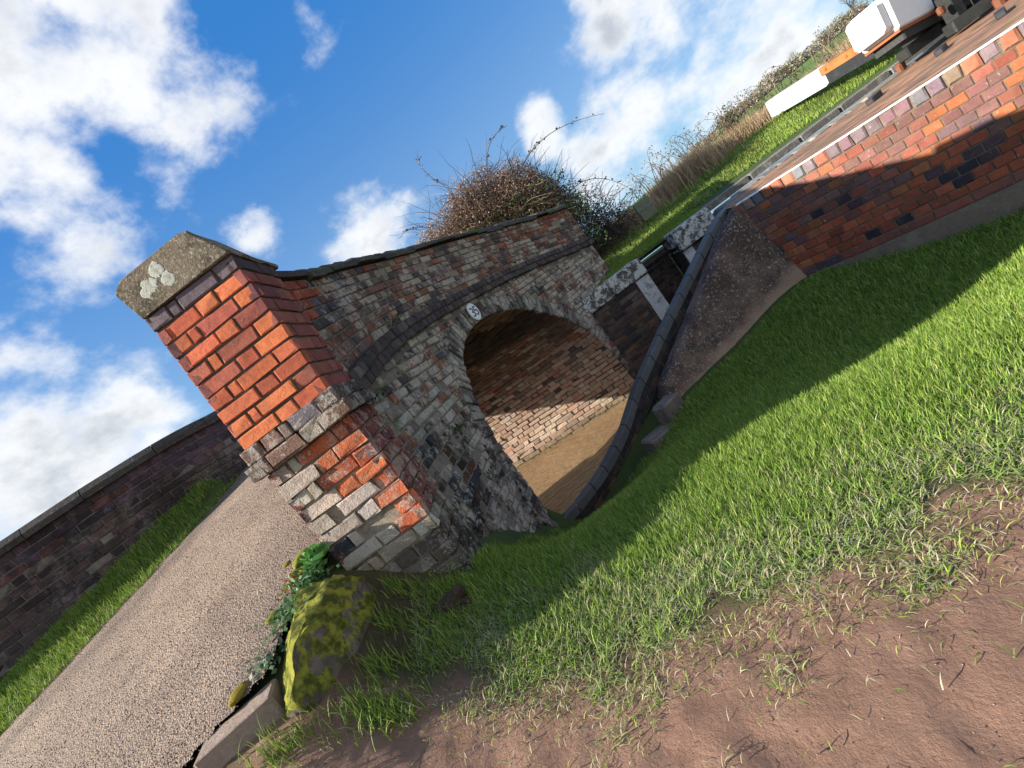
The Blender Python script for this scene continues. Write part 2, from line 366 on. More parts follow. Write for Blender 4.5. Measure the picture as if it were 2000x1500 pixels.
# ------------------------------------------------------------------ bricklaying
def lay(mb, P, br, col, m=0, back=.03, bev=.004, jit=.0016, flip=False, curve=False):
    """br: (n,5) array u0,u1,v0,v1,depth; P(u,v,n)->xyz (n is outward)"""
    br = np.asarray(br, float)
    if len(br) == 0: return
    n = len(br); u0, u1, v0, v1, d = br.T
    bu = np.minimum(bev, (u1 - u0) * .3); bv = np.minimum(bev, (v1 - v0) * .3)
    rings = []
    for inset, dep in ((0, d - back), (0, d - bev * .8), (1, d)):
        for (U, Vv, su, sv) in ((u0, v0, 1, 1), (u1, v0, -1, 1), (u1, v1, -1, -1), (u0, v1, 1, -1)):
            uu = U + su * bu * inset; vv = Vv + sv * bv * inset; dd = dep
            if inset or dep is not rings: uu = uu + rng.normal(0, jit, n); vv = vv + rng.normal(0, jit, n); dd = dd + rng.normal(0, jit * .6, n)
            rings.append(P(uu, vv, dd))
    V = np.stack(rings, 1)            # n,12,3
    f = []
    for k in range(4):
        a, b = k, (k + 1) % 4
        f.append([a, b, 4 + b, 4 + a]); f.append([4 + a, 4 + b, 8 + b, 8 + a])
    f.append([8, 9, 10, 11]); f = np.array(f)
    if flip: f = f[:, ::-1]
    F = (f[None] + (np.arange(n) * 12)[:, None, None]).reshape(-1, 4)
    c = np.asarray(col, float)
    if c.ndim == 1: c = np.tile(c, (n, 1))
    mb.add(V.reshape(-1, 3), F, np.repeat(c, 12, 0), m)
def bond(v0, v1, h, valid, u0, u1, kind='flemish', joint=.010, du=.01, jd=.003, phase=0):
    """courses of bricks clipped to valid(u_array, v) -> bool array"""
    out = []; ug = np.arange(u0, u1 + du, du); k = 0; v = v0
    while v < v1 - h * .4:
        vm = v + h / 2; ok = valid(ug, vm)
        edges = np.flatnonzero(np.diff(np.concatenate([[0], ok.astype(int), [0]])))
        for a, b in zip(edges[::2], edges[1::2]):
            ia, ib = ug[a], ug[min(b, len(ug)) - 1]
            S, Hh = .225, .1125
            if kind == 'header': seq = [Hh]; off = (k % 2) * Hh / 2
            elif kind == 'english': seq = [S] if k % 2 else [Hh]; off = (Hh / 2 if k % 2 else 0)
            elif kind == 'stretcher': seq = [S]; off = (k % 2) * Hh
            elif kind == 'mixed': seq = [random.choice([S, Hh, Hh, S]) for _ in range(7)]; off = random.random() * .1
            else: seq = [S, Hh]; off = (k % 2) * .168
            u = u0 - .4 + off + phase; i = 0
            while u < ib:
                l = seq[i % len(seq)]; i += 1
                a_, b_2 = max(u, ia), min(u + l, ib)
                if b_2 - a_ > .03: out.append((a_ + joint / 2, b_2 - joint / 2, v + joint / 2, v + h - joint / 2, rng.normal(0, jd)))
                u += l
        v += h; k += 1
    return np.array(out)
def sheet(mb, P, u0, u1, v0, v1, nu, nv, n, col, m=1, valid=None, flip=False):
    U, Vv = np.meshgrid(np.linspace(u0, u1, nu + 1), np.linspace(v0, v1, nv + 1), indexing='ij')
    X = P(U.ravel(), Vv.ravel(), np.full(U.size, n))
    i, j = np.meshgrid(np.arange(nu), np.arange(nv), indexing='ij'); a = (i * (nv + 1) + j).ravel()
    F = np.stack([a, a + nv + 1, a + nv + 2, a + 1], 1)
    if valid is not None:
        uc = ((U[:-1, :-1] + U[1:, 1:]) / 2).ravel(); vc = ((Vv[:-1, :-1] + Vv[1:, 1:]) / 2).ravel()
        F = F[valid(uc, vc)]
    if flip: F = F[:, ::-1]
    mb.add(X, F, col, m)
def pick(n, pal, wts):
    wts = np.array(wts, float); i = rng.choice(len(pal), n, p=wts / wts.sum())
    c = np.array(pal, float)[i]; return c * rng.uniform(.78, 1.2, (n, 1)) * rng.uniform(.95, 1.05, (n, 3))
RED = [(.80, .22, .09), (.72, .19, .085), (.66, .155, .075), (.48, .13, .085)]
OLD = [(.23, .13, .10), (.18, .13, .12), (.31, .13, .085), (.44, .37, .29), (.10, .08, .075), (.34, .28, .22), (.12, .11, .12)]
MORT = (.33, .27, .21)

# ------------------------------------------------------------------ bridge geometry (one curved face, read off in plan)
AR, TH0, AX0, AY0 = 7.26, R_(5.2), -.74, 2.6
def Parc(s, z, n=0):
    th = TH0 + np.asarray(s) / AR
    return np.stack([AX0 + AR * (math.cos(TH0) - np.cos(th)) + n * np.cos(th), AY0 + AR * (np.sin(th) - math.sin(TH0)) - n * np.sin(th), np.asarray(z) + 0 * th], -1)
SS = np.array([-.4, 0, .33, .73, 1.04, 1.54, 2.0, 2.57, 3.2, 3.6, 4.3, 5.16, 5.96, 6.48, 7.2])
ZL = np.array([.09, .11, .18, .265, .305, .365, .395, .412, .418, .418, .395, .325, .215, .145, .1])
ST_ = np.array([-.4, 0, .67, 1.0, 1.5, 1.93, 2.7, 3.6, 4.3, 5.2, 6.0, 6.48, 7.2])
ZT = np.array([1.04, 1.05, 1.105, 1.15, 1.205, 1.235, 1.275, 1.285, 1.25, 1.155, 1.05, .99, .95])
def sm(x, xp, fp):
    return sum(np.interp(x + d, xp, fp) for d in (-.3, -.15, 0, .15, .3)) / 5
zlow = lambda s: sm(s, SS, ZL); ztop = lambda s: sm(s, ST_, ZT)
SEND = 6.5
OP = np.array([(1.60, -2.7), (1.58, -1.5), (1.59, -1.13), (1.64, -.81), (1.76, -.5), (1.96, -.23), (2.20, -.02), (2.44, .08), (2.74, .15), (3.1, .175), (3.4, .16), (3.7, .105), (3.95, .03), (4.26, -.10), (4.79, -.46), (5.13, -.84), (5.30, -1.25), (5.38, -1.7), (5.38, -2.7)])
# resample the opening by arc length
def resample(p, n):
    d = np.concatenate([[0], np.cumsum(np.linalg.norm(np.diff(p, axis=0), axis=1))]); t = np.linspace(0, d[-1], n)
    q = np.stack([np.interp(t, d, p[:, 0]), np.interp(t, d, p[:, 1])], 1)
    for _ in range(6): q[1:-1] = (q[:-2] + 2 * q[1:-1] + q[2:]) / 4
    return q
OPR = resample(OP, 160)
od = np.concatenate([[0], np.cumsum(np.linalg.norm(np.diff(OPR, axis=0), axis=1))]); OLEN = od[-1]
tg = np.gradient(OPR, axis=0); tg /= np.linalg.norm(tg, axis=1)[:, None]; onr = np.stack([-tg[:, 1], tg[:, 0]], 1)   # outward from the opening
def op_at(q):
    return np.stack([np.interp(q, od, OPR[:, 0]), np.interp(q, od, OPR[:, 1])], -1), np.stack([np.interp(q, od, onr[:, 0]), np.interp(q, od, onr[:, 1])], -1)
RINGW = .215
ringpoly = [tuple(x) for x in (OPR + onr * (RINGW * np.clip((OPR[:, 1] + 1.75) / .3, 0, 1))[:, None])]

bridge = empty('canal_bridge', (.6, 6.4, -2.17), 'old humpback brick canal bridge with one arch and a red end pillar', 'bridge')
# --- parapet between string course and coping: courses follow the hump
mb = MB()
def Ppar(s, v, n=0):
    z = (zlow(s) + .15) + np.asarray(v) * ((ztop(s) - .115) - (zlow(s) + .15)); return Parc(s, z, n)
HN = 9
br = bond(0, 1, 1 / HN, lambda u, v: (u > -.05) & (u < SEND), -.05, SEND, 'flemish', .010, .01, .004)
br[:, 2] = br[:, 2] + 0 ; br[:, 3] = br[:, 3]
# joints were given in metres, the course height is a fraction: redo them
kk = np.floor((br[:, 2] + br[:, 3]) / 2 * HN); br[:, 2] = kk / HN + .0055 / .66; br[:, 3] = (kk + 1) / HN - .0055 / .66
cols = pick(len(br), OLD, [5, 3, 3, 2, 2, 2, 1.2])
um = (br[:, 0] + br[:, 1]) / 2
selr = (um > 4.35 - rng.uniform(0, .3, len(br))) & (um < 5.35) & (kk > 4); cols[selr] = pick(selr.sum(), [(.34, .12, .06), (.26, .09, .05), (.2, .08, .06)], [1, 1, 1])
selr = (um > 5.75) & (kk > 3); cols[selr] = pick(selr.sum(), [(.40, .10, .06), (.30, .09, .06), (.12, .08, .09)], [2, 2, 1])
selb = (um < .55 + rng.uniform(-.2, .2, len(br))) & (kk > 3.5); cols[selb] = pick(selb.sum(), [(.10, .10, .13), (.13, .11, .14), (.18, .09, .08)], [3, 2, 1])
br = br[rng.random(len(br)) > .006]; cols = cols[:len(br)]
lay(mb, Ppar, br, cols, 0, .05, .006, .003)
sheet(mb, Ppar, -.05, SEND, 0, 1, 90, 4, -.011, MORT, 1)
# inner face and far end of the parapet (roadside)
for (n_, fl) in ((-.36, True),):
    sheet(mb, lambda s, v, n=0: Parc(s, .28 + v * (ztop(s) - .115 - .28), n), -.05, SEND, 0, 1, 60, 4, n_, (.14, .10, .09), 0, None, fl)
e0 = Parc(np.array([SEND] * 4), np.array([-.6, -.6, ztop(SEND) - .115, ztop(SEND) - .115]), np.array([-.001, -.36, -.36, -.001]))
mb.add(e0, QF, (.16, .08, .07), 0)
mb.build('parapet', [M_oldp, M_mortar], bridge)
# --- string course: two dark oversailing courses
mb = MB()
for k in range(2):
    us = np.arange(.02, SEND, .1125 if k else .118); n = len(us)
    b = np.stack([us + .004, us + .108, np.full(n, k * .076 + .003), np.full(n, k * .076 + .072), rng.normal(.05 + .012 * k, .004, n)], 1)
    lay(mb, lambda s, v, n=0: Parc(s, zlow(s) + v, n), b, pick(n, [(.085, .07, .068), (.11, .085, .085), (.16, .13, .12)], [3, 3, 1]), 0, .09, .008, .003)
sheet(mb, lambda s, v, n=0: Parc(s, zlow(s) + v, n), 0, SEND, .004, .148, 90, 1, .042, (.12, .11, .10), 1)
def Pund(s, v, n=0): return Parc(s, zlow(s) + .004, v)
sheet(mb, Pund, 0, SEND, -.02, .045, 90, 1, 0, (.06, .055, .05), 1, None, True)
sheet(mb, lambda s, v, n=0: Parc(s, zlow(s) + .148, v), 0, SEND, -.02, .05, 90, 1, 0, (.12, .11, .09), 1)
mb.build('string_course', [M_dark, M_mortar], bridge)
# --- coping stones, weathered slope towards the canal
mb = MB(); s = .0
CPROF = [(.035, -.115), (.035, -.075), (-.06, -.005), (-.10, .0), (-.40, .0), (-.415, -.03), (-.40, -.115)]
sl_ = [.62, .22, .2, .28, .2, .26, .3, .2, .24, .2, .3, .24, .42, .3, .25, .22, .4, .5, .35, .3, .4]
for i, ln in enumerate(sl_ * 2):
    e = min(s + ln, SEND + .02)
    if s >= SEND - .02: break
    ss = np.linspace(s + .004, e - .004, 5); dz = rng.normal(0, .006); dn = rng.normal(0, .008); kp = rng.uniform(.75, 1.1)
    rows_ = []
    for j, q in enumerate(ss):
        w_ = .93 if j in (0, len(ss) - 1) else 1
        rows_.append(np.stack([Parc(q, ztop(q) + dz + zz * kp - (0 if zz < -.1 else (.008 if w_ < 1 else rng.normal(0, .002))), nn + dn) for nn, zz in CPROF]))
    V = np.concatenate(rows_); np_ = len(CPROF)
    F = [[a * np_ + b, a * np_ + (b + 1) % np_, (a + 1) * np_ + (b + 1) % np_, (a + 1) * np_ + b] for a in range(len(ss) - 1) for b in range(np_)]
    cc = random.choice([(.09, .085, .08), (.12, .11, .09), (.07, .07, .07), (.10, .12, .07), (.13, .115, .10)])
    if s < .6: cc = (.10, .085, .095)
    mb.add(V, F, cc, 0); n0 = mb.n - len(V)
    mb.f.append(np.array([list(range(np_))[::-1], [len(V) - np_ + b for b in range(np_)]]) + n0); mb.v.append(np.zeros((0, 3))); mb.c.append(np.zeros((0, 3))); mb.m.append(np.zeros(2))
    s = e
mb.build('coping', [M_cop], bridge)
# --- spandrel and abutments below the string
mb = MB()
def sval(u, v):
    u = np.asarray(u, float); v = np.asarray(v, float) + 0 * u
    return (u > -.05) & (u < SEND) & (v < zlow(u) + .01) & ~inpoly(u, v, ringpoly)
br = bond(-2.6, .45, .074, sval, -.05, SEND, 'mixed', .012, .01, .008)
cols = pick(len(br), OLD, [4, 3, 2, 3.5, 3, 2.5, 1.2])
um = (br[:, 0] + br[:, 1]) / 2; vm = (br[:, 2] + br[:, 3]) / 2
low = vm < -.45 + rng.normal(0, .12, len(br)); cols[low & (um < 1.7)] *= .42
blu = (um < .9) & (vm < -.25) & (vm > -.8) & (rng.random(len(br)) < .35); cols[blu] = (.05, .055, .07)
lt = (um > .25) & (um < 1.7) & (vm > -.3) & (rng.random(len(br)) < .42); cols[lt] = pick(lt.sum(), [(.42, .42, .35), (.36, .35, .30)], [1, 1])
lay(mb, Parc, br, cols, 0, .05, .009, .004)
sheet(mb, Parc, -.05, SEND, -2.65, .46, 260, 124, -.012, (.30, .26, .21), 1, lambda u, v: sval(u, v - .012) | sval(u, v))
# fill the band right under the string where courses are cut
sheet(mb, lambda s, v, n=0: Parc(s, zlow(s) - v, n), -.05, SEND, 0, .06, 120, 1, -.006, (.22, .2, .17), 1, None, True)
mb.build('spandrel_wall', [M_old, M_mortar], bridge)
# --- arch ring of headers on edge
mb = MB()
def Pring(q, r, n=0):
    p, nn = op_at(q); x = p + nn * np.asarray(r)[..., None]; return Parc(x[..., 0], x[..., 1], n)
qs = np.arange(0, OLEN, .078); pz = op_at(qs)[0][:, 1]; qs = qs[pz > -1.62]; n = len(qs)
rr = []
for q in qs:
    k = random.random()
    if k < .6: rr.append((q, q + .066, .004, RINGW - .006, rng.normal(.002, .006)))
    else: rr.append((q, q + .066, .004, .102, rng.normal(.002, .006))); rr.append((q, q + .066, .112, RINGW - .006, rng.normal(.002, .006)))
rc = pick(len(rr), [(.34, .32, .27), (.22, .19, .16), (.14, .10, .09), (.09, .08, .08), (.32, .10, .06)], [3, 3, 2, 2, .4])
lay(mb, Pring, np.array(rr), rc, 0, .12, .008, .004, True)
sheet(mb, Pring, qs[0], qs[-1] + .07, -.0, RINGW, 160, 1, -.012, (.22, .2, .17), 1, None, True)
mb.build('arch_ring', [M_old, M_mortar], bridge)
# --- vault: profile swept under the road along the canal
BD = np.array([-.962, .273, 0.]); BL = 3.7
def Pvault(t, q, n=0):
    p, nn = op_at(q); b0 = Parc(p[..., 0], p[..., 1], -.015)
    # inward offset n: towards the opening, within the face plane
    th = TH0 + p[..., 0] / AR; e = np.stack([np.sin(th), np.cos(th), 0 * th], -1)
    inn = -(e * nn[..., :1] + np.stack([0 * th, 0 * th, nn[..., 1]], -1))
    return b0 + BD * np.asarray(t)[..., None] + inn * np.asarray(n)[..., None]
mb = MB()
q0 = 0.02; q1 = OLEN - .02
br = bond(q0, q1, .077, lambda u, v: (u > 0) & (u < BL), 0, BL, 'flemish', .011, .01, .006)
um = (br[:, 0] + br[:, 1]) / 2; qm = (br[:, 2] + br[:, 3]) / 2; zz = op_at(qm)[0][:, 1]; right = qm > OLEN * .45
cols = pick(len(br), [(.40, .18, .12), (.40, .26, .19), (.52, .38, .28), (.26, .17, .13), (.12, .095, .09), (.5, .42, .33)], [3, 3, 2.5, 2, .8, 1.5])
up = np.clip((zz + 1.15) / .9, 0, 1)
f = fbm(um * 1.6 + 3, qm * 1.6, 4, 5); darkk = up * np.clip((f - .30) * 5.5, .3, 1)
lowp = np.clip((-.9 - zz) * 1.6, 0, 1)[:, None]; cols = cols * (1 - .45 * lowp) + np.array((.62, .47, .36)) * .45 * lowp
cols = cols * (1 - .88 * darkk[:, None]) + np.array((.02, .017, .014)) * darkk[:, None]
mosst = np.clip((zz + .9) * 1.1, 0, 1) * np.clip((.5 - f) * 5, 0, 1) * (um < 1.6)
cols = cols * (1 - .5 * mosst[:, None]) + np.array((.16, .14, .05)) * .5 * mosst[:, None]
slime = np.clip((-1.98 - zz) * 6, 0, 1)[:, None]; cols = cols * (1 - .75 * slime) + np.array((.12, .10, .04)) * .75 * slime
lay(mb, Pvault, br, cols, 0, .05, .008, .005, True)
Uv_ = np.linspace(q0, q1, 151)
sheet(mb, Pvault, 0, BL, q0, q1, 26, 150, -.011, (.10, .08, .06), 1, None, True)
mb.build('arch_vault', [M_vault, M_mortar], bridge)
# bulk of the bridge behind the face: blocks light like the real thing, with the back face and its parapet
mb = MB()
def backface(mb):
    # back spandrel follows the vault end, outside the opening
    base = lambda q, r: (op_at(q)[0] + op_at(q)[1] * r)
    for i in range(len(OPR) - 1):
        a0, a1 = OPR[i], OPR[i + 1]
        P0 = Pvault(np.array([BL, BL]), od[[i, i + 1]], np.array([0, 0]))
        o0 = a0 + onr[i] * (0.0), a1
        up_ = []
        for a, p in ((a0, P0[0]), (a1, P0[1])):
            dz = (.42 - a[1]) if True else 0
            up_.append(p + np.array([0, 0, dz]))
        mb.add([P0[0], P0[1], up_[1], up_[0]], QF, (.16, .12, .1), 0)
backface(mb)
mb.build('rear_spandrel', [M_old], bridge)
# --- number plate over the arch
pl_s, pl_z = 3.0, .292
def disc(mb, c, ex, ez, en, rx, rz_, th, col, m, n=32):
    an = np.arange(n) / n * 2 * math.pi
    fr = c + np.outer(np.cos(an) * rx, ex) + np.outer(np.sin(an) * rz_, ez)
    V = np.concatenate([fr + en * th, fr + en * (th * .4), fr - en * .004, (c + en * th)[None]])
    V[:n] = c + en * th + (fr - c) * .93
    F = [[i, i + n, (i + 1) % n + n, (i + 1) % n] for i in range(n)] + [[i + n, i + 2 * n, (i + 1) % n + 2 * n, (i + 1) % n + n] for i in range(n)]
    mb.add(V, F, col, m); n0 = mb.n - len(V)
    mb.f.append(np.array([[3 * n, i, (i + 1) % n] for i in range(n)]) + n0); mb.v.append(np.zeros((0, 3))); mb.c.append(np.zeros((0, 3))); mb.m.append(np.full(n, m))
th_ = TH0 + pl_s / AR; ex = np.array([math.sin(th_), math.cos(th_), 0]); en = np.array([math.cos(th_), -math.sin(th_), 0]); ez = np.array([0, 0, 1.])
pc = Parc(pl_s, pl_z, .012)
mb = MB(); disc(mb, pc, ex, ez, en, .115, .115, .012, (.7, .7, .7), 0)
plate = mb.build('number_plate', [M_plate], bridge)
def stroke(mb, pts, wd, c0, sc_):
    for a, b in zip(pts[:-1], pts[1:]):
        a = np.array(a, float); b = np.array(b, float); d = b - a; l = np.linalg.norm(d); d /= l; nrm = np.array([-d[1], d[0]]) * wd / 2
        a = a - d * wd * .3; b = b + d * wd * .3
        q = [a - nrm, b - nrm, b + nrm, a + nrm]
        V = [c0 + ex * p[0] * sc_ + ez * p[1] * sc_ + en * .0145 for p in q] + [c0 + ex * p[0] * sc_ + ez * p[1] * sc_ + en * .006 for p in q]
        mb.add(V, BOXF[:, ::-1], (0, 0, 0), 0)
mb = MB()
FIVE = [(.55, 1), (.05, 1), (.0, .55), (.35, .62), (.6, .4), (.55, .12), (.3, 0), (0, .08)]
THREE = [(.0, .95), (.3, 1), (.55, .8), (.45, .57), (.2, .52), (.5, .45), (.6, .22), (.35, 0), (0, .06)]
stroke(mb, [(x - .72, y - .5) for x, y in THREE], .16, pc, .1)
stroke(mb, [(x + .12, y - .5) for x, y in FIVE], .16, pc, .1)
mb.build('numerals', [M_ink], plate)

# --- end pillar
CX, CY = -.70, 2.235; YAW = R_(-2)
eL = np.array([-math.cos(YAW), -math.sin(YAW), 0]); eB = np.array([-math.sin(YAW), math.cos(YAW), 0]); PW = .488; PD = .40
C0 = np.array([CX, CY, 0])
def Pfront(u, v, n=0): return C0 + np.asarray(u)[..., None] * eL + np.asarray(v)[..., None] * np.array([0, 0, 1.]) - np.asarray(n)[..., None] * eB
def Pside(u, v, n=0): return C0 + np.asarray(u)[..., None] * eB + np.asarray(v)[..., None] * np.array([0, 0, 1.]) - np.asarray(n)[..., None] * eL
def Pleft(u, v, n=0): return C0 + PW * eL + np.asarray(u)[..., None] * eB + np.asarray(v)[..., None] * np.array([0, 0, 1.]) + np.asarray(n)[..., None] * eL
def lean(p): p = np.array(p, float); p[..., 0] += .055 * np.maximum(p[..., 2] - .2, 0); return p      # the old pillar leans a little to the right
def nf(fn): return lambda u, v, n=0: lean(fn(np.asarray(u, float), np.asarray(v, float), np.asarray(n, float) + 0 * np.asarray(u, float)))
Pfront, Pside, Pleft = nf(Pfront), nf(Pside), nf(Pleft)
# widths measured from the right corner (u=0)
rowA = [.1125, .215, .056, .1125]; rowB = [.168, .1125, .225]
def pillar(z0, z1, h, colf, mb, mats=0, jd=.001, jt=.0012, gap=None):
    z = z1; k = 0
    while z > z0 + .02:
        zb = max(z - h, z0)
        seq = rowA if k % 2 == 0 else rowB; tot = sum(seq); u = 0; b = []
        for l in seq:
            l = l * PW / tot
            lo = 0 if u == 0 else u + .006; hi = PW if abs(u + l - PW) < 1e-4 else u + l - .006
            b.append((lo, hi, zb + .006, z - .006, rng.normal(0, jd))); u += l
        b = np.array(b); c = np.array([colf((x[0] + x[1]) / 2, (zb + z) / 2, k) for x in b])
        keep = c[:, 0] >= 0
        lay(mb, Pfront, b[keep], c[keep], mats, .045, .004, jt, True)
        if (~keep).any(): lay(mb, Pfront, b[~keep] - np.array([0, 0, 0, 0, .06]), (.14, .03, .015), mats, .02, .004, .006, True)
        sd = [(.0, .106, zb + .006, z - .006, 0), (.118, .33, zb + .006, z - .006, 0), (.342, PD, zb + .006, z - .006, 0)] if k % 2 else [(.0, .218, zb + .006, z - .006, 0), (.23, .33, zb + .006, z - .006, 0), (.342, PD, zb + .006, z - .006, 0)]
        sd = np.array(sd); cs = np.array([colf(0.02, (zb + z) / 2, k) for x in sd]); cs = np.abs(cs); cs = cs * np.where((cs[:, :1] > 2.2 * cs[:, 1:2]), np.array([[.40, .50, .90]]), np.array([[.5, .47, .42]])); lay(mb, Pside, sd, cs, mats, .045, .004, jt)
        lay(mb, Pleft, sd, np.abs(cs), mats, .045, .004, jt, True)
        z -= h; k += 1
pil = MB()
def cf_up(u, z, k):
    if k == 0: return np.array((.17, .13, .15)) * rng.uniform(.85, 1.2)
    return pick(1, RED, [3, 3, 2, .8])[0]
pillar(.235, .968, .0733, cf_up, pil, 0, .0022, .0024)
def cf_lo(u, z, k):
    dist_ = (PW - u) / PW          # 0 at the left edge
    edge = .34 + .062 * k
    if k <= 7 and dist_ > edge: return pick(1, RED, [3, 3, 2, .3])[0] * .95
    if k in (4,) and .25 < dist_ < .42: return np.array((-1, 0, 0))
    if k in (6,) and .5 < dist_ < .7: return np.array((-1, 0, 0))
    if k == 6 and dist_ < .2: return np.array((.06, .065, .08))
    if k > 8: return pick(1, [(.20, .16, .12), (.30, .25, .20), (.14, .12, .10)], [2, 1, 2])[0]
    return pick(1, [(.66, .57, .46), (.50, .40, .31), (.38, .26, .20), (.72, .64, .54)], [3, 2, 1, 2])[0]
lo = MB(); pillar(-1.15, .088, .0765, cf_lo, lo, 0, .0045, .0045)
for P_, w_, fl in ((Pfront, PW, True), (Pside, PD, False), (Pleft, PD, True)):
    sheet(pil, P_, .004, w_ - .004, .235, .964, 2, 4, -.009, (.16, .14, .11), 1, None, fl)
    sheet(lo, P_, .004, w_ - .004, -1.2, .088, 2, 4, -.020, (.44, .36, .27), 1, None, fl)
pobj = pil.build('end_pillar', [M_red, M_mortar], bridge)
lo.build('pillar_base', [M_grey, M_mortar], pobj)
# red bricks of the base share the mesh; string round the pillar
mb = MB()
for k, (z0, pr) in enumerate(((.09, .045), (.165, .022))):
    b = []; u = -pr; seq = [.16, .11, .2, .12] if k == 0 else [.11, .17, .06, .11, .12]
    tot = sum(seq)
    for l in seq:
        l = l * (PW + 2 * pr) / tot; b.append((u + (.004 if u > -pr else 0), u + l - .004, z0 + .003, z0 + .072, pr + rng.normal(0, .002))); u += l
    lay(mb, Pfront, b, pick(len(b), [(.26, .16, .12), (.17, .12, .10), (.20, .17, .19), (.30, .22, .18)], [2, 2, 1, 1]), 0, .08, .007, .004, True)
    b = [(-pr, .10, z0 + .003, z0 + .072, pr), (.108, .25, z0 + .003, z0 + .072, pr), (.258, PD + .02, z0 + .003, z0 + .072, pr)]
    lay(mb, Pside, b, pick(3, [(.08, .07, .07), (.12, .09, .09)], [1, 1]), 0, .08, .007, .003)
    lay(mb, Pleft, b, pick(3, [(.2, .14, .12)], [1]), 0, .08, .007, .003, True)
    for zz_, fl in ((z0 + .006, True), (z0 + .070, False)):
        q = [C0 + (-pr + .004) * eL - (pr - .004) * eB, C0 + (PW + pr - .004) * eL - (pr - .004) * eB, C0 + (PW + pr - .004) * eL + PD * eB, C0 + (-pr + .004) * eL + PD * eB]
        mb.add([p + np.array([0, 0, zz_]) for p in q], QF if fl else QF[:, ::-1], (.15, .12, .10), 0)
mb.build('pillar_string', [M_grey, M_mortar], pobj)
# cap stone: flat top with a weathered shoulder on the canal side
mb = MB(); prof = [(-.004, 1.046), (-.006, 1.062), (.095, 1.225), (.13, 1.238), (PW - .02, 1.232), (PW + .02, 1.215), (PW + .032, 1.19), (PW + .006, 1.046)]
rows_ = []
TT = np.concatenate([[-.016, -.008], np.linspace(.02, .46, 8), [.48]])
for j, t in enumerate(TT):
    k = .965 if j == 0 else 1.0
    cz = 1.14; cu = PW / 2
    drop = 0 if t < .2 else (t - .2) / .28 * .12
    rows_.append(np.stack([C0 + ((u - cu) * k + cu + rng.normal(0, .003)) * eL + t * eB + np.array([0, 0, (zz - cz) * k + cz - .077 - (drop * .55 if zz > 1.1 else 0) + rng.normal(0, .003)]) for u, zz in prof]))
V = lean(np.concatenate(rows_)); np_ = len(prof)
F = [[a * np_ + b, (a + 1) * np_ + b, (a + 1) * np_ + (b + 1) % np_, a * np_ + (b + 1) % np_] for a in range(len(TT) - 1) for b in range(np_)]
mb.add(V, F, (.27, .22, .16), 0)
mb.f.append(np.array([list(range(np_)), [len(V) - 1 - b for b in range(np_)]])); mb.v.append(np.zeros((0, 3))); mb.c.append(np.zeros((0, 3))); mb.m.append(np.zeros(2))
M_cap = masonry('shelly_cap_stone', (6, .5, .64, (.10, .09, .03), .6), (4, .48, .62, (.05, .045, .035), .6), (70, .55, .62, (.52, .45, .34), .8), 1.0, .4, .95, 60, .012)
cap = mb.build('cap_stone', [M_cap], pobj)
mb = MB()
for (u, z, r) in ((.36, 1.135, .03), (.305, 1.175, .034), (.285, 1.115, .032), (.40, 1.125, .026), (.385, 1.155, .018)):
    z -= .077; n = 26; an = np.arange(n) / n * 2 * math.pi; rr_ = r * (1 + .07 * np.sin(3 * an + u * 50) + rng.normal(0, .07, n))
    for (o_, k_) in ((0.0165, 1.0),):
        ring = np.stack([C0 + (u + math.cos(a) * x) * eL + np.array([0, 0, z + math.sin(a) * x]) - o_ * eB for a, x in zip(an, rr_)])
        inner = np.stack([C0 + (u + math.cos(a) * x * .8) * eL + np.array([0, 0, z + math.sin(a) * x * .8]) - (o_ + .0009) * eB for a, x in zip(an, rr_)])
        cpt = (C0 + u * eL + np.array([0, 0, z]) - (o_ + .0008) * eB)[None]
        V = lean(np.concatenate([ring, inner, cpt])); mb.add(V, [[i, (i + 1) % n, (i + 1) % n + n, i + n] for i in range(n)], (.62, .63, .54), 0); n0 = mb.n - len(V)
        mb.f.append(np.array([[2 * n, i + n, (i + 1) % n + n] for i in range(n)]) + n0); mb.v.append(np.zeros((0, 3))); mb.c.append(np.zeros((0, 3))); mb.m.append(np.zeros(n))
M_lich = masonry('pale_lichen', None, (40, .5, .62, (.14, .14, .11), .6), None, .8, .4, .95, 120, .004)
mb.build('lichen', [M_lich], cap)
# tufts growing on the string course
mb = MB()
def tuftleaf(mb, c, n, r, cols_, sz=.02, up=.6):
    c = np.array(c, float)
    P = c + rng.normal(0, 1, (n, 3)) * np.array([r, r, r * .5]); d = rng.normal(0, 1, (n, 3)); d[:, 2] = abs(d[:, 2]) * up; d /= np.linalg.norm(d, axis=1)[:, None]
    s_ = np.cross(d, rng.normal(0, 1, (n, 3))); s_ /= np.linalg.norm(s_, axis=1)[:, None]
    l = sz * rng.uniform(.5, 1.3, n)[:, None]
    V = np.stack([P, P + d * l * .5 + s_ * l * .3, P + d * l, P + d * l * .5 - s_ * l * .3], 1)
    c_ = pick(n, cols_, [1] * len(cols_))
    mb.add(V.reshape(-1, 3), np.arange(n * 4).reshape(-1, 4), np.repeat(c_, 4, 0), 0)
for (s, z, n, r) in ((.12, .10, 60, .04), (1.3, .52, 40, .035), (2.05, .56, 26, .03), (4.6, .55, 14, .03), (5.2, .49, 14, .03), (3.75, .58, 10, .02), (1.05, -.45, 70, .035)):
    tuftleaf(mb, Parc(s, z, .05 if z > 0 else .02), n, r, [(.06, .12, .02), (.03, .05, .02), (.10, .14, .04)], .03)
tag(mb.build('wall_ferns', [M_leaf], bridge), kind='stuff')

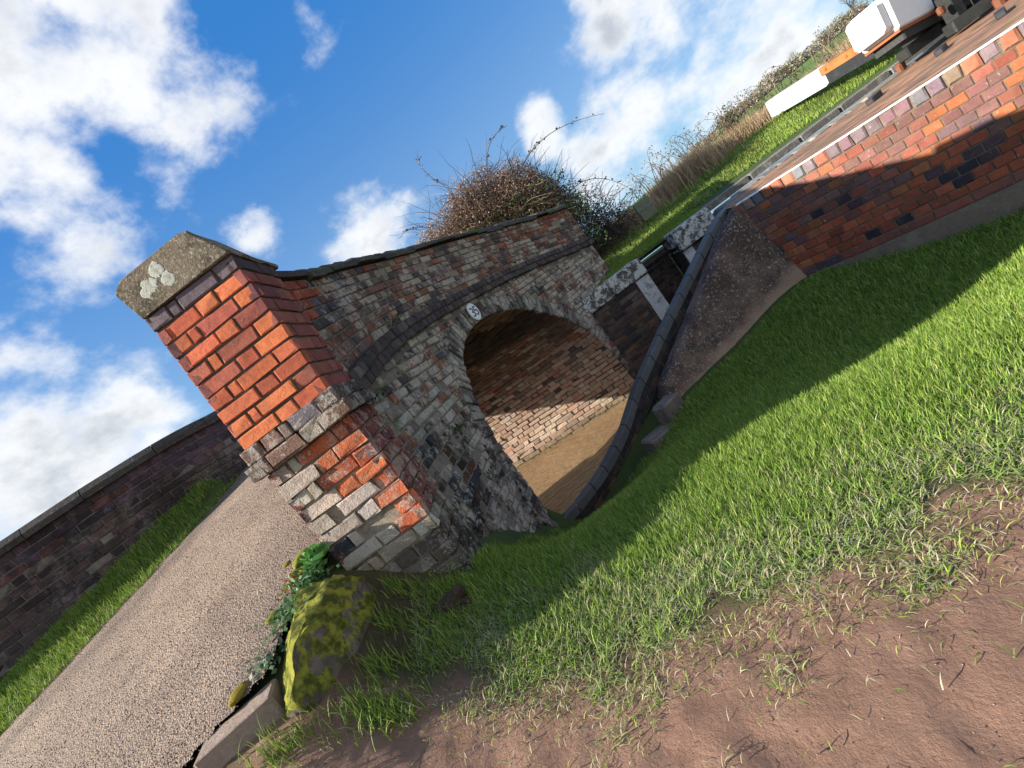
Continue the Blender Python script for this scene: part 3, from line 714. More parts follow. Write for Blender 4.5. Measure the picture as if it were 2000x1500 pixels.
# ------------------------------------------------------------------ left wing wall of the bridge road
lw = empty('road_wall', (-4.0, 4.5, .2), 'long dark weathered brick wall with a stone coping along the grass verge left of the road', 'wall')
LWP = resample(np.array([(-7.6, 3.1), (-6.2, 3.68), (-4.95, 4.2), (-3.95, 4.62), (-3.05, 5.02), (-2.75, 5.7), (-2.7, 6.6), (-2.5, 7.6), (-1.9, 8.8)]), 60)
ld = np.concatenate([[0], np.cumsum(np.linalg.norm(np.diff(LWP, axis=0), axis=1))]); lt_ = np.gradient(LWP, axis=0); lt_ /= np.linalg.norm(lt_, axis=1)[:, None]; ln_ = np.stack([lt_[:, 1], -lt_[:, 0]], 1)
LTZ = lambda s: np.interp(s, [0, 2.8, 4.0, 5.3, 6.5, 9], [1.0, 1.13, 1.16, 1.15, 1.25, 1.3])
def Plw(s, z, n=0):
    s = np.asarray(s, float); x = np.interp(s, ld, LWP[:, 0]); y = np.interp(s, ld, LWP[:, 1]); nx = np.interp(s, ld, ln_[:, 0]); ny = np.interp(s, ld, ln_[:, 1])
    return np.stack([x + nx * n, y + ny * n, LTZ(s) - .13 + np.asarray(z) + 0 * s], -1)
mb = MB()
br = bond(-1.216, 0, .076, lambda u, v: (u > 0) & (u < ld[-1]), 0, ld[-1], 'flemish', .011, .01, .003)
vm = (br[:, 2] + br[:, 3]) / 2
cols = pick(len(br), [(.10, .075, .07), (.14, .09, .08), (.07, .055, .055), (.22, .19, .17), (.16, .10, .12)], [4, 3, 3, 1, 1])
tp = vm > -.23; cols[tp] = pick(tp.sum(), [(.12, .075, .10), (.08, .06, .08), (.17, .075, .07)], [3, 2, 1])
lay(mb, Plw, br, cols, 0, .05, .005, .003)
sheet(mb, Plw, 0, ld[-1], -1.25, 0, 70, 4, -.010, (.2, .17, .15), 1)
sheet(mb, Plw, 0, ld[-1], -1.25, 0, 70, 4, -.33, (.12, .10, .09), 0, None, True)
M_lw = masonry('sooty_wall_brick', (2.6, .53, .66, (.25, .21, .19), .5), (1.6, .46, .62, (.022, .018, .017), .75), (22, .66, .72, (.3, .28, .25), .4), .9, .45, .95, 60, .012)
mb.build('brickwork', [M_lw, M_mortar], lw)
mb = MB(); s = 0
while s < ld[-1] - .05:
    e = min(s + rng.uniform(.5, .85), ld[-1]); ss = np.linspace(s + .004, e - .004, 5); rows_ = []
    for q in ss: rows_.append(np.stack([Plw(q, zz, nn) for nn, zz in ((.04, -.005), (.045, .05), (.0, .11), (-.1, .13), (-.3, .12), (-.37, .05), (-.37, -.005))]))
    V = np.concatenate(rows_); np_ = 7
    F = [[a * np_ + b, a * np_ + (b + 1) % np_, (a + 1) * np_ + (b + 1) % np_, (a + 1) * np_ + b] for a in range(4) for b in range(np_)]
    mb.add(V, F, np.array((.075, .065, .06)) * rng.uniform(.8, 1.3), 0); n0 = mb.n - len(V)
    mb.f.append(np.array([list(range(np_))[::-1], [len(V) - np_ + b for b in range(np_)]]) + n0); mb.v.append(np.zeros((0, 3))); mb.c.append(np.zeros((0, 3))); mb.m.append(np.zeros(2))
    s = e
mb.build('coping', [M_cop], lw)

# ------------------------------------------------------------------ terrain
def roadz(x, y):
    p = -1.008 + .048 * x + .3 * y
    k = .10; h = .56
    return -k * np.log(np.exp(-p / k) + np.exp(-h / k))          # smooth minimum: the hump levels off
ROADP = [(-9, -3), (-3.2, -3), (-3.0, .2), (-2.6, 1.15), (-1.95, 1.55), (-1.43, 1.76), (-1.33, 2.05), (-1.20, 2.2), (-1.18, 2.7), (-1.1, 3.6), (-1.0, 4.5), (-.7, 5.6), (0, 7), (1.2, 8.3), (.6, 9.6), (-1.5, 8.6), (-2.3, 7.4), (-2.55, 6.2), (-2.88, 5.08), (-3.5, 4.32), (-4.3, 3.58), (-5.4, 2.9), (-7, 2.2), (-9, 1.6)]
CAN = [(2.80, 5.04), (2.1, 4.87), (1.5, 4.76), (.6, 4.55), (.2, 4.44), (-.2, 4.38), (-.5, 4.36), (-.62, 4.3), (-14, 7.9), (-14, 11.6), (.9, 7.45), (1.6, 7.4), (14, 7.45), (14, 5.45), (2.8, 5.45)]
pts = []
for x, y in [(-3, 1.5), (-2.2, 1.8), (-1.5, 2.2), (-2.2, 3), (-3.2, 2.6), (-4.3, 2.2), (-2.2, 4.2), (-3, 3.8), (-1.6, 3.2), (-5, 1.2), (-6.5, 2), (-3.5, 0), (-6, 0), (-2.5, 5), (-1.3, 4.6), (-1.9, 5.8), (-2.2, 1.2)]:
    pts.append((x, y, float(roadz(x, y)) - .03))
for k, (x, y) in enumerate([(-7.2, 3.2), (-4.95, 4.12), (-4.55, 4.30), (-4.05, 4.5), (-3.6, 4.7), (-3.1, 4.92)]): pts.append((x, y, [-.35, .10, .20, .31, .43, .54][k]))
for x, y in [(-5.4, 2.9), (-4.85, 3.24), (-4.3, 3.58), (-3.9, 3.95), (-3.5, 4.32), (-3.2, 4.7), (-2.95, 4.98)]: pts.append((x, y, float(roadz(x, y)) + .01))
for x, y in [(-1.37, 2.0), (-1.5, 1.74), (-1.95, 1.54), (-2.6, 1.08), (-3.05, .2)]: pts.append((x, y, float(roadz(x, y)) - .03))
pts += [(-8, 6, -.8), (-5, 6.5, -.6), (-12, 3, -1.2), (-3.6, 7, .1)]
pts += [(-.7, 2.22, -.86), (-.95, 2.18, -.74), (-1.05, 1.95, -.72), (-1.22, 2.12, -.50), (-1.3, 1.55, -.72), (-.9, 1.65, -.90), (-1.75, 1.42, -.70), (-2.5, .85, -.90),
        (0, 0, -1.08), (1, 0, -1.1), (2, 0, -1.17), (-1, 0, -1.0), (-1, .9, -.98), (0, 1, -1.05), (1, 1, -1.10), (2.5, 1.5, -1.26), (.5, 2, -1.17), (-.35, 2.3, -1.08), (-.62, 2.9, -1.24), (-.25, 3.0, -1.42), (-.5, 3.6, -1.66), (-.25, 3.6, -1.68), (-.35, 4.2, -1.98), (0, 2.6, -1.24),
        (.3, 3.2, -1.50), (.3, 4.25, -1.90), (.65, 4.3, -1.76), (1.1, 4.2, -1.59), (1.0, 3.0, -1.42), (1.83, 2.9, -1.56), (1.8, 4.3, -1.50), (2.65, 4.3, -1.40), (2.5, 3.0, -1.62), (3.2, 3.2, -1.62), (3.5, 2.7, -1.62), (2.2, 2.2, -1.42),
        (4, 1, -1.5), (6, -1, -1.6), (0, -3, -1.1), (-4, -3, -1.2), (4, -3, -1.6), (-3, -2, -1.1), (5, 3, -1.6), (8, 3, -1.6), (-.95, 2.9, -.4), (-.95, 3.8, -.2)]
pts = np.array(pts); PX, PZ = pts[:, :2], pts[:, 2]
def phi(r): return np.sqrt(r * r + .25 ** 2)
A = phi(np.linalg.norm(PX[:, None] - PX[None], axis=2)) + np.eye(len(PX)) * -.02
n_ = len(PX); M_ = np.zeros((n_ + 3, n_ + 3)); M_[:n_, :n_] = A; Q = np.c_[np.ones(n_), PX]; M_[:n_, n_:] = Q; M_[n_:, :n_] = Q.T
wts = np.linalg.solve(M_, np.r_[PZ, 0, 0, 0])
def rbf(x, y):
    x = np.asarray(x, float); y = np.asarray(y, float); sh_ = x.shape; x = x.ravel(); y = y.ravel(); o = np.zeros(len(x))
    for i in range(0, len(x), 20000):
        q = np.c_[x[i:i + 20000], y[i:i + 20000]]
        o[i:i + 20000] = phi(np.linalg.norm(q[:, None] - PX[None], axis=2)) @ wts[:n_] + wts[n_] + q @ wts[n_ + 1:]
    return o.reshape(sh_)
def groundz(x, y):
    x = np.asarray(x, float); y = np.asarray(y, float)
    near = rbf(np.clip(x, -9, 8), np.clip(y, -4, 7))
    far = -.47 + np.clip((y - 7.6) / 2.6, 0, 1) ** 1.2 * .44 + np.clip(y - 11, 0, 60) * .03
    far = far + np.clip((x - 18) / 40, 0, 1) * np.clip((y - 12) / 40, 0, 1) * 2.2
    far = far - np.clip((-1 - x) / 2, 0, 1) * 1.2
    f = np.clip((y - (6.3 - np.clip(x, -14, 2) * .27)) / .8, 0, 1) * (x > -60)
    d = np.hypot(x, y); near = np.where(d > 9, near + (-1.6 - near) * np.clip((d - 9) / 12, 0, 1), near)
    inr = inpoly(x, y, ROADP); near = np.where(inr, np.minimum(near, roadz(x, y) - .05), near)
    z = near * (1 - f) + far * f
    return z + (fbm(x * .8, y * .8, 3, 3) - .5) * .05 * np.clip(d / 4, .2, 1) + (fbm(x * .02, y * .02, 3, 9) - .5) * 4 * np.clip((d - 60) / 200, 0, 1)
mudline = [(-6, 1.0), (-2.4, 1.42), (-1.62, 1.5), (-1.3, 1.80), (-1.0, 1.76), (-.8, 1.58), (-.45, 1.40), (-.34, 1.26), (-.18, 1.34), (.0, 1.30), (.23, 1.21), (.36, 1.13), (.5, 1.12), (.77, 1.16), (1.0, 1.02), (1.25, .95), (1.7, .7), (2.4, .5), (4, 0)]
mlx, mly = np.array(mudline).T
def mudness(x, y):
    return np.interp(x, mlx, mly) - y + (fbm(x * 5, y * 5, 4, 21) - .5) * .28      # > 0 on the bare path
def axis(lo, hi, core, fine):
    a = [core[0]]
    s = fine
    while a[-1] > lo: s *= 1.22; a.append(a[-1] - s)
    b = [core[1]]; s = fine
    while b[-1] < hi: s *= 1.22; b.append(b[-1] + s)
    return np.array(a[::-1][:-1] + list(np.arange(core[0], core[1], fine)) + b)
gx = axis(-1500, 1500, (-1.9, 4.6), .022); gx = np.concatenate([axis(-1500, -1, (-6.6, -1.93), .05), gx[gx > -1.905]]); gx = np.unique(gx[~((gx > -1.93) & (gx < -1.905))]); gy = axis(-1500, 1500, (.2, 4.7), .022)
X, Y = np.meshgrid(gx, gy, indexing='ij'); Z = groundz(X, Y)
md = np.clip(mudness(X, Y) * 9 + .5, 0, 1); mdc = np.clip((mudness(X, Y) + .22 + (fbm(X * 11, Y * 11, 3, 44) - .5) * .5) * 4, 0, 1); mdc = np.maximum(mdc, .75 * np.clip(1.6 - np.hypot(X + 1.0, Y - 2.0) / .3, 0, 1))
nearm = (np.hypot(X, Y) < 6)
lump = (fbm(X * 7, Y * 7, 3, 31) - .5) * .018 + (fbm(X * 26, Y * 26, 4, 33, .62) - .5) * .017
Z = Z + np.where(nearm, lump * (.35 + .75 * md), 0)
# boot tread prints pressed into the soft path
for (bx, by, ang) in ((.18, 1.06, .5), (.02, .86, 2.4), (.45, .95, 1.0), (.7, .8, .2), (-.2, .95, 1.9), (.3, .72, 1.2), (-.7, 1.15, .9), (.95, .9, 2.0)):
    u = (X - bx) * math.cos(ang) + (Y - by) * math.sin(ang); v = -(X - bx) * math.sin(ang) + (Y - by) * math.cos(ang)
    ins = np.exp(-((u / .12) ** 4 + (v / .045) ** 4)); Z = Z - ins * (.006 + .006 * (np.sin(u * 210) > 0))
i, j = np.meshgrid(np.arange(len(gx) - 1), np.arange(len(gy) - 1), indexing='ij'); a = (i * len(gy) + j).ravel()
F = np.stack([a, a + len(gy), a + len(gy) + 1, a + 1], 1)
cx_ = ((X[:-1, :-1] + X[1:, 1:]) / 2).ravel(); cy_ = ((Y[:-1, :-1] + Y[1:, 1:]) / 2).ravel()
F = F[~inpoly(cx_, cy_, CAN)]
mudc = np.array((.285, .166, .112)); soil = np.array((.06, .09, .025)); mead = np.array((.11, .19, .04))
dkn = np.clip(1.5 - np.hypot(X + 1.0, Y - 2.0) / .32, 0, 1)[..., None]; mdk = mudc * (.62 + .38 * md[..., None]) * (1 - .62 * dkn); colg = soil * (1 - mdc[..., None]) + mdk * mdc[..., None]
farw = np.clip((np.hypot(X, Y) - 9) / 6, 0, 1)[..., None]; colg = colg * (1 - farw) + mead * farw
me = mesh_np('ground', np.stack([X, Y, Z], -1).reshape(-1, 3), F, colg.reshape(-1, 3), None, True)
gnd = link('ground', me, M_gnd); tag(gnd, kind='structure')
# drop unused canal vertices is unnecessary: no faces there
# --- road sheet
gx = np.arange(-9, 1.3, .03); gy = np.arange(-3, 9.7, .03)
X, Y = np.meshgrid(gx, gy, indexing='ij')
ok = inpoly(X + (fbm(X * 6, Y * 6, 3, 2) - .5) * .06, Y, ROADP)
Z = np.maximum(roadz(X, Y), -9) + .012 + (fbm(X * 2.5, Y * 2.5, 3, 4) - .5) * .02
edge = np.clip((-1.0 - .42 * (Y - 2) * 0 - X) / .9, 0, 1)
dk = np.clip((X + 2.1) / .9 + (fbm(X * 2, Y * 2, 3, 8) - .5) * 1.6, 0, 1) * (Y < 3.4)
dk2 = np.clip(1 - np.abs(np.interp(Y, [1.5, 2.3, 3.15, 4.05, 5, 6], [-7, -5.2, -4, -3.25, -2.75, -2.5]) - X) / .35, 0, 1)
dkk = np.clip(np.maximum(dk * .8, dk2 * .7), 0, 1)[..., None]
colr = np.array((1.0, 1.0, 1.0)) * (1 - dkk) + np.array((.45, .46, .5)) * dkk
i, j = np.meshgrid(np.arange(len(gx) - 1), np.arange(len(gy) - 1), indexing='ij'); a = (i * len(gy) + j).ravel()
F = np.stack([a, a + len(gy), a + len(gy) + 1, a + 1], 1); F = F[(ok[:-1, :-1] & ok[1:, 1:] & ok[1:, :-1] & ok[:-1, 1:]).ravel()]
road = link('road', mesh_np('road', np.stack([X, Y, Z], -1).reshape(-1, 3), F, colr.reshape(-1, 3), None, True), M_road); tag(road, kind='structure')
# --- water
me = mesh_np('canal_water', [(-40, 3, -2.17), (14, 3, -2.17), (14, 30, -2.17), (-40, 30, -2.17)], QF)
wat = link('canal_water', me, M_wat); tag(wat, kind='structure')
me = mesh_np('canal_bed', [(-40, 3, -3.1), (14, 3, -3.1), (14, 30, -3.1), (-40, 30, -3.1)], QF, [(.1, .08, .06)] * 4)
tag(link('canal_bed', me, M_gnd), kind='structure')

# ------------------------------------------------------------------ lock side: retaining wall, paving, copings
def polyP(pts_, batter=0.0):
    p = np.array(pts_, float); d = np.concatenate([[0], np.cumsum(np.linalg.norm(np.diff(p[:, :2], axis=0), axis=1))])
    t = np.gradient(p[:, :2], axis=0); t /= np.linalg.norm(t, axis=1)[:, None]; nn = np.stack([t[:, 1], -t[:, 0]], 1)
    def P(s, v, n=0):
        s = np.asarray(s, float); v = np.asarray(v, float); o = n - v * batter
        return np.stack([np.interp(s, d, p[:, 0]) + np.interp(s, d, nn[:, 0]) * o, np.interp(s, d, p[:, 1]) + np.interp(s, d, nn[:, 1]) * o, v + 0 * s], -1)
    return P, d[-1]
LKP = resample(np.array([(2.80, 4.70), (3.02, 4.38), (3.26, 3.98), (3.48, 3.66), (3.69, 3.42), (3.88, 3.2), (4.10, 2.97), (4.5, 2.6), (5.3, 2.0), (6.5, 1.3)]), 60)
LKP = LKP[::-1]      # run from far right to the buttress so that the outward normal faces the lawn
Plk, LL = polyP(LKP)
# outward side check: normal should point to -x/-y
tst = Plk(np.array([LL - 1.]), np.array([-1.]), np.array([.5]))[0] - Plk(np.array([LL - 1.]), np.array([-1.]), np.array([0.]))[0]
SG = 1 if (tst[0] < 0) else -1
Plk0 = Plk
def Plk(s, v, n=0): return Plk0(s, v, SG * (np.asarray(n, float) + (-.45 - np.asarray(v)) * .06))
lkw = empty('lock_wall', (3.6, 3.5, -1.6), 'mottled red and purple brick retaining wall with a white painted top edge', 'wall')
mb = MB()
br = bond(-1.40, -.565, .0758, lambda u, v: (u > 0) & (u < LL), 0, LL, 'header', .009, .01, .0015)
vm = (br[:, 2] + br[:, 3]) / 2; um = (br[:, 0] + br[:, 1]) / 2
bot = vm < -1.33
br = np.concatenate([br[~bot]]); vm = vm[~bot]; um = um[~bot]
lowf = np.clip((-.75 - vm) / .45, 0, 1)
ca = pick(len(br), [(.23, .105, .09), (.165, .09, .09), (.32, .11, .075), (.46, .145, .06), (.30, .085, .055)], [3.5, 2, 2.5, 2.4, 1.6])
cb = pick(len(br), [(.46, .11, .05), (.36, .085, .045), (.10, .05, .06), (.05, .035, .045), (.50, .15, .065)], [4, 3, 1.5, 1.2, 1.5])
pk = (rng.random(len(br)) < lowf)[:, None]; cols = np.where(pk, cb, ca)
lay(mb, Plk, br, cols, 0, .04, .005, .0015, SG > 0)
us = np.arange(0, LL, .225); b = np.stack([us + .005, us + .22, np.full(len(us), -1.395), np.full(len(us), -1.33), np.zeros(len(us))], 1)
lay(mb, Plk, b, pick(len(us), [(.40, .12, .08), (.11, .07, .09), (.2, .1, .12)], [3, 1, 1]), 0, .04, .005, .0015, SG > 0)
sheet(mb, Plk, 0, LL, -1.41, -.56, 60, 3, -.007, (.25, .18, .12), 1, None, SG > 0)
mb.build('brickwork', [M_lock, M_mortar], lkw)
mb = MB(); us = np.arange(0, LL, .098); n = len(us)
b = np.stack([us + .006, us + .092, np.full(n, -.557), np.full(n, -.455), rng.normal(.004, .004, n)], 1)
lay(mb, Plk, b, pick(n, [(.28, .16, .17), (.44, .155, .09), (.24, .17, .19), (.36, .24, .18), (.22, .21, .23)], [3, 3, 2, 2, 1]), 0, .11, .012, .0025, SG > 0)
sheet(mb, Plk, 0, LL, -.56, -.45, 60, 1, -.012, (.3, .24, .17), 1, None, SG > 0)
mb.build('coping', [M_lock, M_mortar], lkw)
mb = MB()
sheet(mb, lambda s, v, n=0: Plk(s, -.447 + 0 * v, v) + np.stack([0 * s, 0 * s, -.012 * (v > -.01)], -1), 0, LL - .05, -.028, .006, 90, 2, 0, (.78, .76, .68), 0, None, SG < 0)
mb.build('painted_edge', [M_paint], lkw)
mb = MB()
sheet(mb, lambda s, v, n=0: Plk(s, v, n) , 0, LL + .0, -2.0, -1.402, 60, 3, .022, (.28, .20, .14), 0, None, SG > 0)
sheet(mb, lambda s, v, n=0: Plk(s, -1.402 + 0 * v, v), 0, LL, -.03, .022, 60, 1, 0, (.28, .20, .14), 0, None, SG < 0)
M_foot = masonry('concrete_footing', (4, .5, .7, (.38, .30, .23), .5), (6, .56, .7, (.12, .09, .07), .5), None, .8, .3, .9, 60, .01)
mb.build('footing', [M_foot], lkw)
# paving slab of the lock side (outline: wall line -> lock coping)
mb = MB()
lk = [tuple(p) for p in Plk(np.linspace(0, LL, 40), np.full(40, -.45), np.full(40, -.03))[:, :2]]
top = [(3.0, 5.2), (3.3, 5.5), (14, 5.5), (14, 1.3)]
poly = lk + top
import bmesh
bm = bmesh.new(); vs = [bm.verts.new((x, y, -.455)) for x, y in poly]; bm.faces.new(vs); bmesh.ops.triangulate(bm, faces=bm.faces)
bmesh.ops.recalc_face_normals(bm, faces=bm.faces); me = bpy.data.meshes.new('lockside_paving'); bm.to_mesh(me); bm.free()
if me.polygons[0].normal.z < 0: me.flip_normals()
pav = link('lockside_paving', me, M_pave); tag(pav, kind='structure')
# lock chamber near wall + rounded grey coping
lkc = empty('lock_chamber_wall', (6, 5.6, -.45), 'near brick wall of the lock chamber edged with worn grey bullnose coping', 'wall')
mb = MB(); box(mb, (8.6, 5.47, -1.55), (10.8, .25, 2.14), 0, (.10, .075, .07), 0)
mb.build('brickwork', [M_dark], lkc)
mb = MB(); x = 3.15
while x < 13.9:
    l = rng.uniform(.22, .3) if x < 5 else rng.uniform(.7, 1.1)
    box(mb, (x + l / 2, 5.53, -.49 + rng.normal(0, .004)), (l - .012, .30, .12), 0, random.choice([(.20, .20, .20), (.26, .25, .22), (.30, .26, .2)]), 0, .03); x += l
M_cop2 = masonry('worn_grey_coping', (5, .52, .62, (.42, .40, .34), .6), (6, .55, .7, (.07, .06, .05), .5), None, .8, .4, .85, 60, .008)
mb.build('coping', [M_cop2], lkc)
# far side of the lock and its tail
far = empty('lock_far_wall', (4, 7.5, -.5), 'dark brick far wall of the lock with white lichened coping and a gate recess painted white', 'wall')
FY = 7.36
segs = [(1.45, FY), (2.74, FY), (2.74, FY + .42), (3.36, FY + .42), (3.36, FY), (12.9, FY)]
mb = MB()
pal = [(.09, .065, .06), (.14, .09, .075), (.06, .05, .055), (.20, .11, .07), (.16, .13, .11)]
for (a, b) in zip(segs[:-1], segs[1:]):
    a = np.array(a); b = np.array(b); l = np.linalg.norm(b - a); d = (b - a) / l; nn = np.array([d[1], -d[0]])
    P = lambda s, v, n=0, a=a, d=d, nn=nn: np.stack([a[0] + d[0] * s + nn[0] * n, a[1] + d[1] * s + nn[1] * n, v + 0 * s], -1)
    bb = bond(-2.5, -.72, .076, lambda u, v: (u >= 0) & (u <= l), 0, l, 'flemish', .01, .01, .003)
    cl_ = pick(len(bb), pal, [4, 3, 3, 1.4, 1.6])
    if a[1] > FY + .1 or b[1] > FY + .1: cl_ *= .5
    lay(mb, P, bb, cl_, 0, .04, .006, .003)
    sheet(mb, P, 0, l, -2.6, -.60, 4, 2, -.010, (.17, .14, .11), 1)
mb.build('brickwork', [M_dark, M_mortar], far)
mb = MB()
for (x0, x1, z0, w_) in ((1.46, 2.1, -.72, .5), (2.11, 2.745, -.72, .5), (3.36, 4.06, -.79, .55)):
    box(mb, ((x0 + x1) / 2, FY + .20, (z0 - .45) / 2), (x1 - x0 - .006, w_, -.45 - z0), 0, (.13, .115, .10), 0, .02)
mb.build('coping_stone', [M_white], far)
mb = MB(); x = 2.76
while x < 3.33: box(mb, (x + .037, FY + .5, -.50), (.068, .24, .10), 0, random.choice([(.22, .21, .21), (.16, .15, .15), (.3, .28, .25)]), 0, .02); x += .075
x = 4.07
while x < 12.8:
    l = rng.uniform(.6, 1.0); box(mb, (x + l / 2, FY + .17, -.50), (l - .01, .40, .10), 0, random.choice([(.22, .20, .17), (.27, .24, .2), (.2, .19, .17)]), 0, .02); x += l
x = 4.07
while x < 12.8:
    box(mb, (x + .15, FY + .55, -.475), (.29, .30, .05), 0, random.choice([(.22, .18, .15), (.27, .2, .16), (.2, .17, .16)]), 0, .008); x += .3
mb.build('coping', [M_cop2], far)
mb = MB(); box(mb, (2.61, FY - .003, -1.6), (.235, .03, 1.72), 0, (.66, .68, .70), 0, .004); box(mb, (3.46, FY - .003, -1.65), (.17, .03, 1.68), 0, (.66, .68, .70), 0, .004)
mb.build('white_strip', [M_paintworn], far)
# tail wall on the near side: slate-blue bullnose coping sweeping down to the water
tw = empty('tail_wall', (1.2, 4.75, -1.3), 'narrow wall with smooth blue-grey brick coping curving down beside the canal', 'wall')
TWP = np.array([(2.98, 5.06, -.44), (2.74, 4.95, -.47), (2.16, 4.86, -.74), (1.57, 4.76, -1.01), (.97, 4.65, -1.31), (.59, 4.54, -1.56), (.2, 4.42, -1.70), (-.2, 4.36, -1.80), (-.55, 4.36, -1.86)])
td = np.concatenate([[0], np.cumsum(np.linalg.norm(np.diff(TWP[:, :2], axis=0), axis=1))])
tq = np.linspace(0, td[-1], 70); TW = np.stack([np.interp(tq, td, TWP[:, k]) for k in range(3)], 1)
for _ in range(8): TW[1:-1] = (TW[:-2] + 2 * TW[1:-1] + TW[2:]) / 4
tt = np.gradient(TW[:, :2], axis=0); tt /= np.linalg.norm(tt, axis=1)[:, None]; tn = np.stack([-tt[:, 1], tt[:, 0]], 1)      # towards the lawn (-y)
if tn[30][1] > 0: tn = -tn
def Ptw(s, n, z):
    s = np.asarray(s, float); return np.stack([np.interp(s, tq, TW[:, 0]) + np.interp(s, tq, tn[:, 0]) * n, np.interp(s, tq, TW[:, 1]) + np.interp(s, tq, tn[:, 1]) * n, np.interp(s, tq, TW[:, 2]) + z], -1)
mb = MB(); s = 0; prof = [(.035, -.085), (.038, -.010), (.035, -.002), (.028, .0), (-.06, .0), (-.078, -.004), (-.088, -.016), (-.09, -.085)]
while s < td[-1] - .02:
    e = min(s + rng.uniform(.2, .24), td[-1]); ss = np.linspace(s + .005, e - .005, 4)
    V = np.concatenate([np.stack([Ptw(q, n_i, z_i) for n_i, z_i in prof]) for q in ss]); np_ = len(prof)
    F = [[a * np_ + b, (a + 1) * np_ + b, (a + 1) * np_ + (b + 1) % np_, a * np_ + (b + 1) % np_] for a in range(3) for b in range(np_)]
    mb.add(V, F, np.array((.13, .13, .135)) * rng.uniform(.8, 1.25), 0); n0 = mb.n - len(V)
    mb.f.append(np.array([list(range(np_)), [len(V) - 1 - b for b in range(np_)]]) + n0); mb.v.append(np.zeros((0, 3))); mb.c.append(np.zeros((0, 3))); mb.m.append(np.zeros(2))
    s = e
mb.build('coping', [M_slate], tw)
mb = MB()
def Ptf(s, v, n=0): return Ptw(s, .028 + n, -.08 - np.asarray(v))
bb = bond(0, .62, .076, lambda u, v: (u >= 0) & (u <= td[-1]), 0, td[-1], 'header', .009, .01, .004)
lay(mb, Ptf, bb, pick(len(bb), [(.05, .045, .05), (.08, .055, .05), (.16, .09, .06), (.035, .035, .04)], [3, 2, 1, 2]), 0, .04, .006, .003, False)
sheet(mb, Ptf, 0, td[-1], -.0, 1.0, 60, 2, -.008, (.12, .09, .07), 1, None, False)
def Ptc(s, v, n=0): return Ptw(s, -.078 - n, -.08 - np.asarray(v))
bb = bond(0, 1.6, .076, lambda u, v: (u >= 0) & (u <= td[-1]), 0, td[-1], 'english', .01, .01, .003)
lay(mb, Ptc, bb, pick(len(bb), [(.26, .10, .07), (.12, .08, .07), (.3, .14, .09)], [2, 2, 1]), 0, .04, .006, .003, True)
sheet(mb, Ptc, 0, td[-1], 0, 2.2, 60, 3, -.008, (.14, .11, .08), 1, None, True)
mb.build('brickwork', [M_dark, M_mortar], tw)
# rendered flank in front of it: a tapering slab leaning on the lock wall
fl = MB()
fb = [(2.93, 4.36, -1.75), (.98, 4.13, -1.95)]
T_ = [(2.86, 4.66, -.48), (2.56, 4.60, -.60), (2.22, 4.54, -.80), (1.86, 4.48, -1.00), (1.5, 4.42, -1.20), (1.14, 4.36, -1.40), (1.06, 4.32, -1.50)]
nn_ = len(T_); fr = []; 
for k, (x, y, z) in enumerate(T_):
    u = k / (nn_ - 1); bx = fb[0][0] + (fb[1][0] - fb[0][0]) * u + (.06 if k == 0 else 0); by = fb[0][1] + (fb[1][1] - fb[0][1]) * u; bz = fb[0][2] + (fb[1][2] - fb[0][2]) * u
    col_ = []
    m_ = 10
    for q in range(m_ + 1):
        t = q / m_; col_.append((x + (bx - x) * t, y + (by - y) * t - (.012 if q == 1 else 0), z + (bz - z) * t))
    fr.append([(x + .01, y + .2, z + .0), (x, y + .03, z + .006)] + col_[0:0] + [(x, y - .005, z - .018)] + col_[1:])
V = np.array(fr).reshape(-1, 3); m2 = len(fr[0])
V = V + np.stack([0 * V[:, 0], (fbm(V[:, 0] * 3, V[:, 2] * 3, 3, 5) - .5) * .03, 0 * V[:, 0]], 1)
F = [[a * m2 + b, a * m2 + b + 1, (a + 1) * m2 + b + 1, (a + 1) * m2 + b] for a in range(nn_ - 1) for b in range(m2 - 1)]
fl.add(V, F, (.1, .1, .1), 0)
last = V[-m2:]; bk = last + np.array([.02, .25, 0]); fl.add(np.concatenate([last, bk]), [[b, b + 1, m2 + b + 1, m2 + b] for b in range(m2 - 1)], (.1, .1, .1), 0)
first = V[:m2]; bk = first + np.array([.05, .25, 0]); fl.add(np.concatenate([first, bk]), [[b + 1, b, m2 + b, m2 + b + 1] for b in range(m2 - 1)], (.1, .1, .1), 0)
flank = fl.build('rendered_buttress', [M_conc]); tag(flank, 'dark triangular rendered buttress sloping down from the brick lock wall to the grass', 'buttress')
# stones at the foot of the buttress
for k, (c, s_, rz, lab) in enumerate((((1.02, 4.20, -1.60), (.26, .16, .30), .5, 'upright grey stone against the low end of the dark buttress'),
                                      ((.80, 4.12, -1.70), (.34, .22, .16), .35, 'flat pale stone slab lying in the grass below the buttress'))):
    mb = MB(); box(mb, c, s_, rz, (.19, .16, .14), 0, .02, .06)
    tag(mb.build('stone_block', [M_foot]), lab, 'stone', 'stones at the buttress foot')
# foot braces on the paving
for k, (x, y, rz, ln, lab) in enumerate(((4.62, 4.72, .55, .34, 'dark raised foot brace on the brick paving, nearest the white edged wall end'), (5.25, 4.55, .6, .34, 'dark raised foot brace on the paving, second from the wall end'),
                                    (5.15, 3.95, .65, .32, 'dark raised foot brace on the paving beside the grass tuft'), (5.45, 3.35, .75, .30, 'dark raised foot brace on the paving at the right edge'))):
    mb = MB(); box(mb, (x, y, -.43), (ln, .07, .055), rz, (.05, .05, .055), 0, .01)
    tag(mb.build('foot_brace', [M_slate]), lab, 'foot brace', 'raised foot braces in the lockside paving')

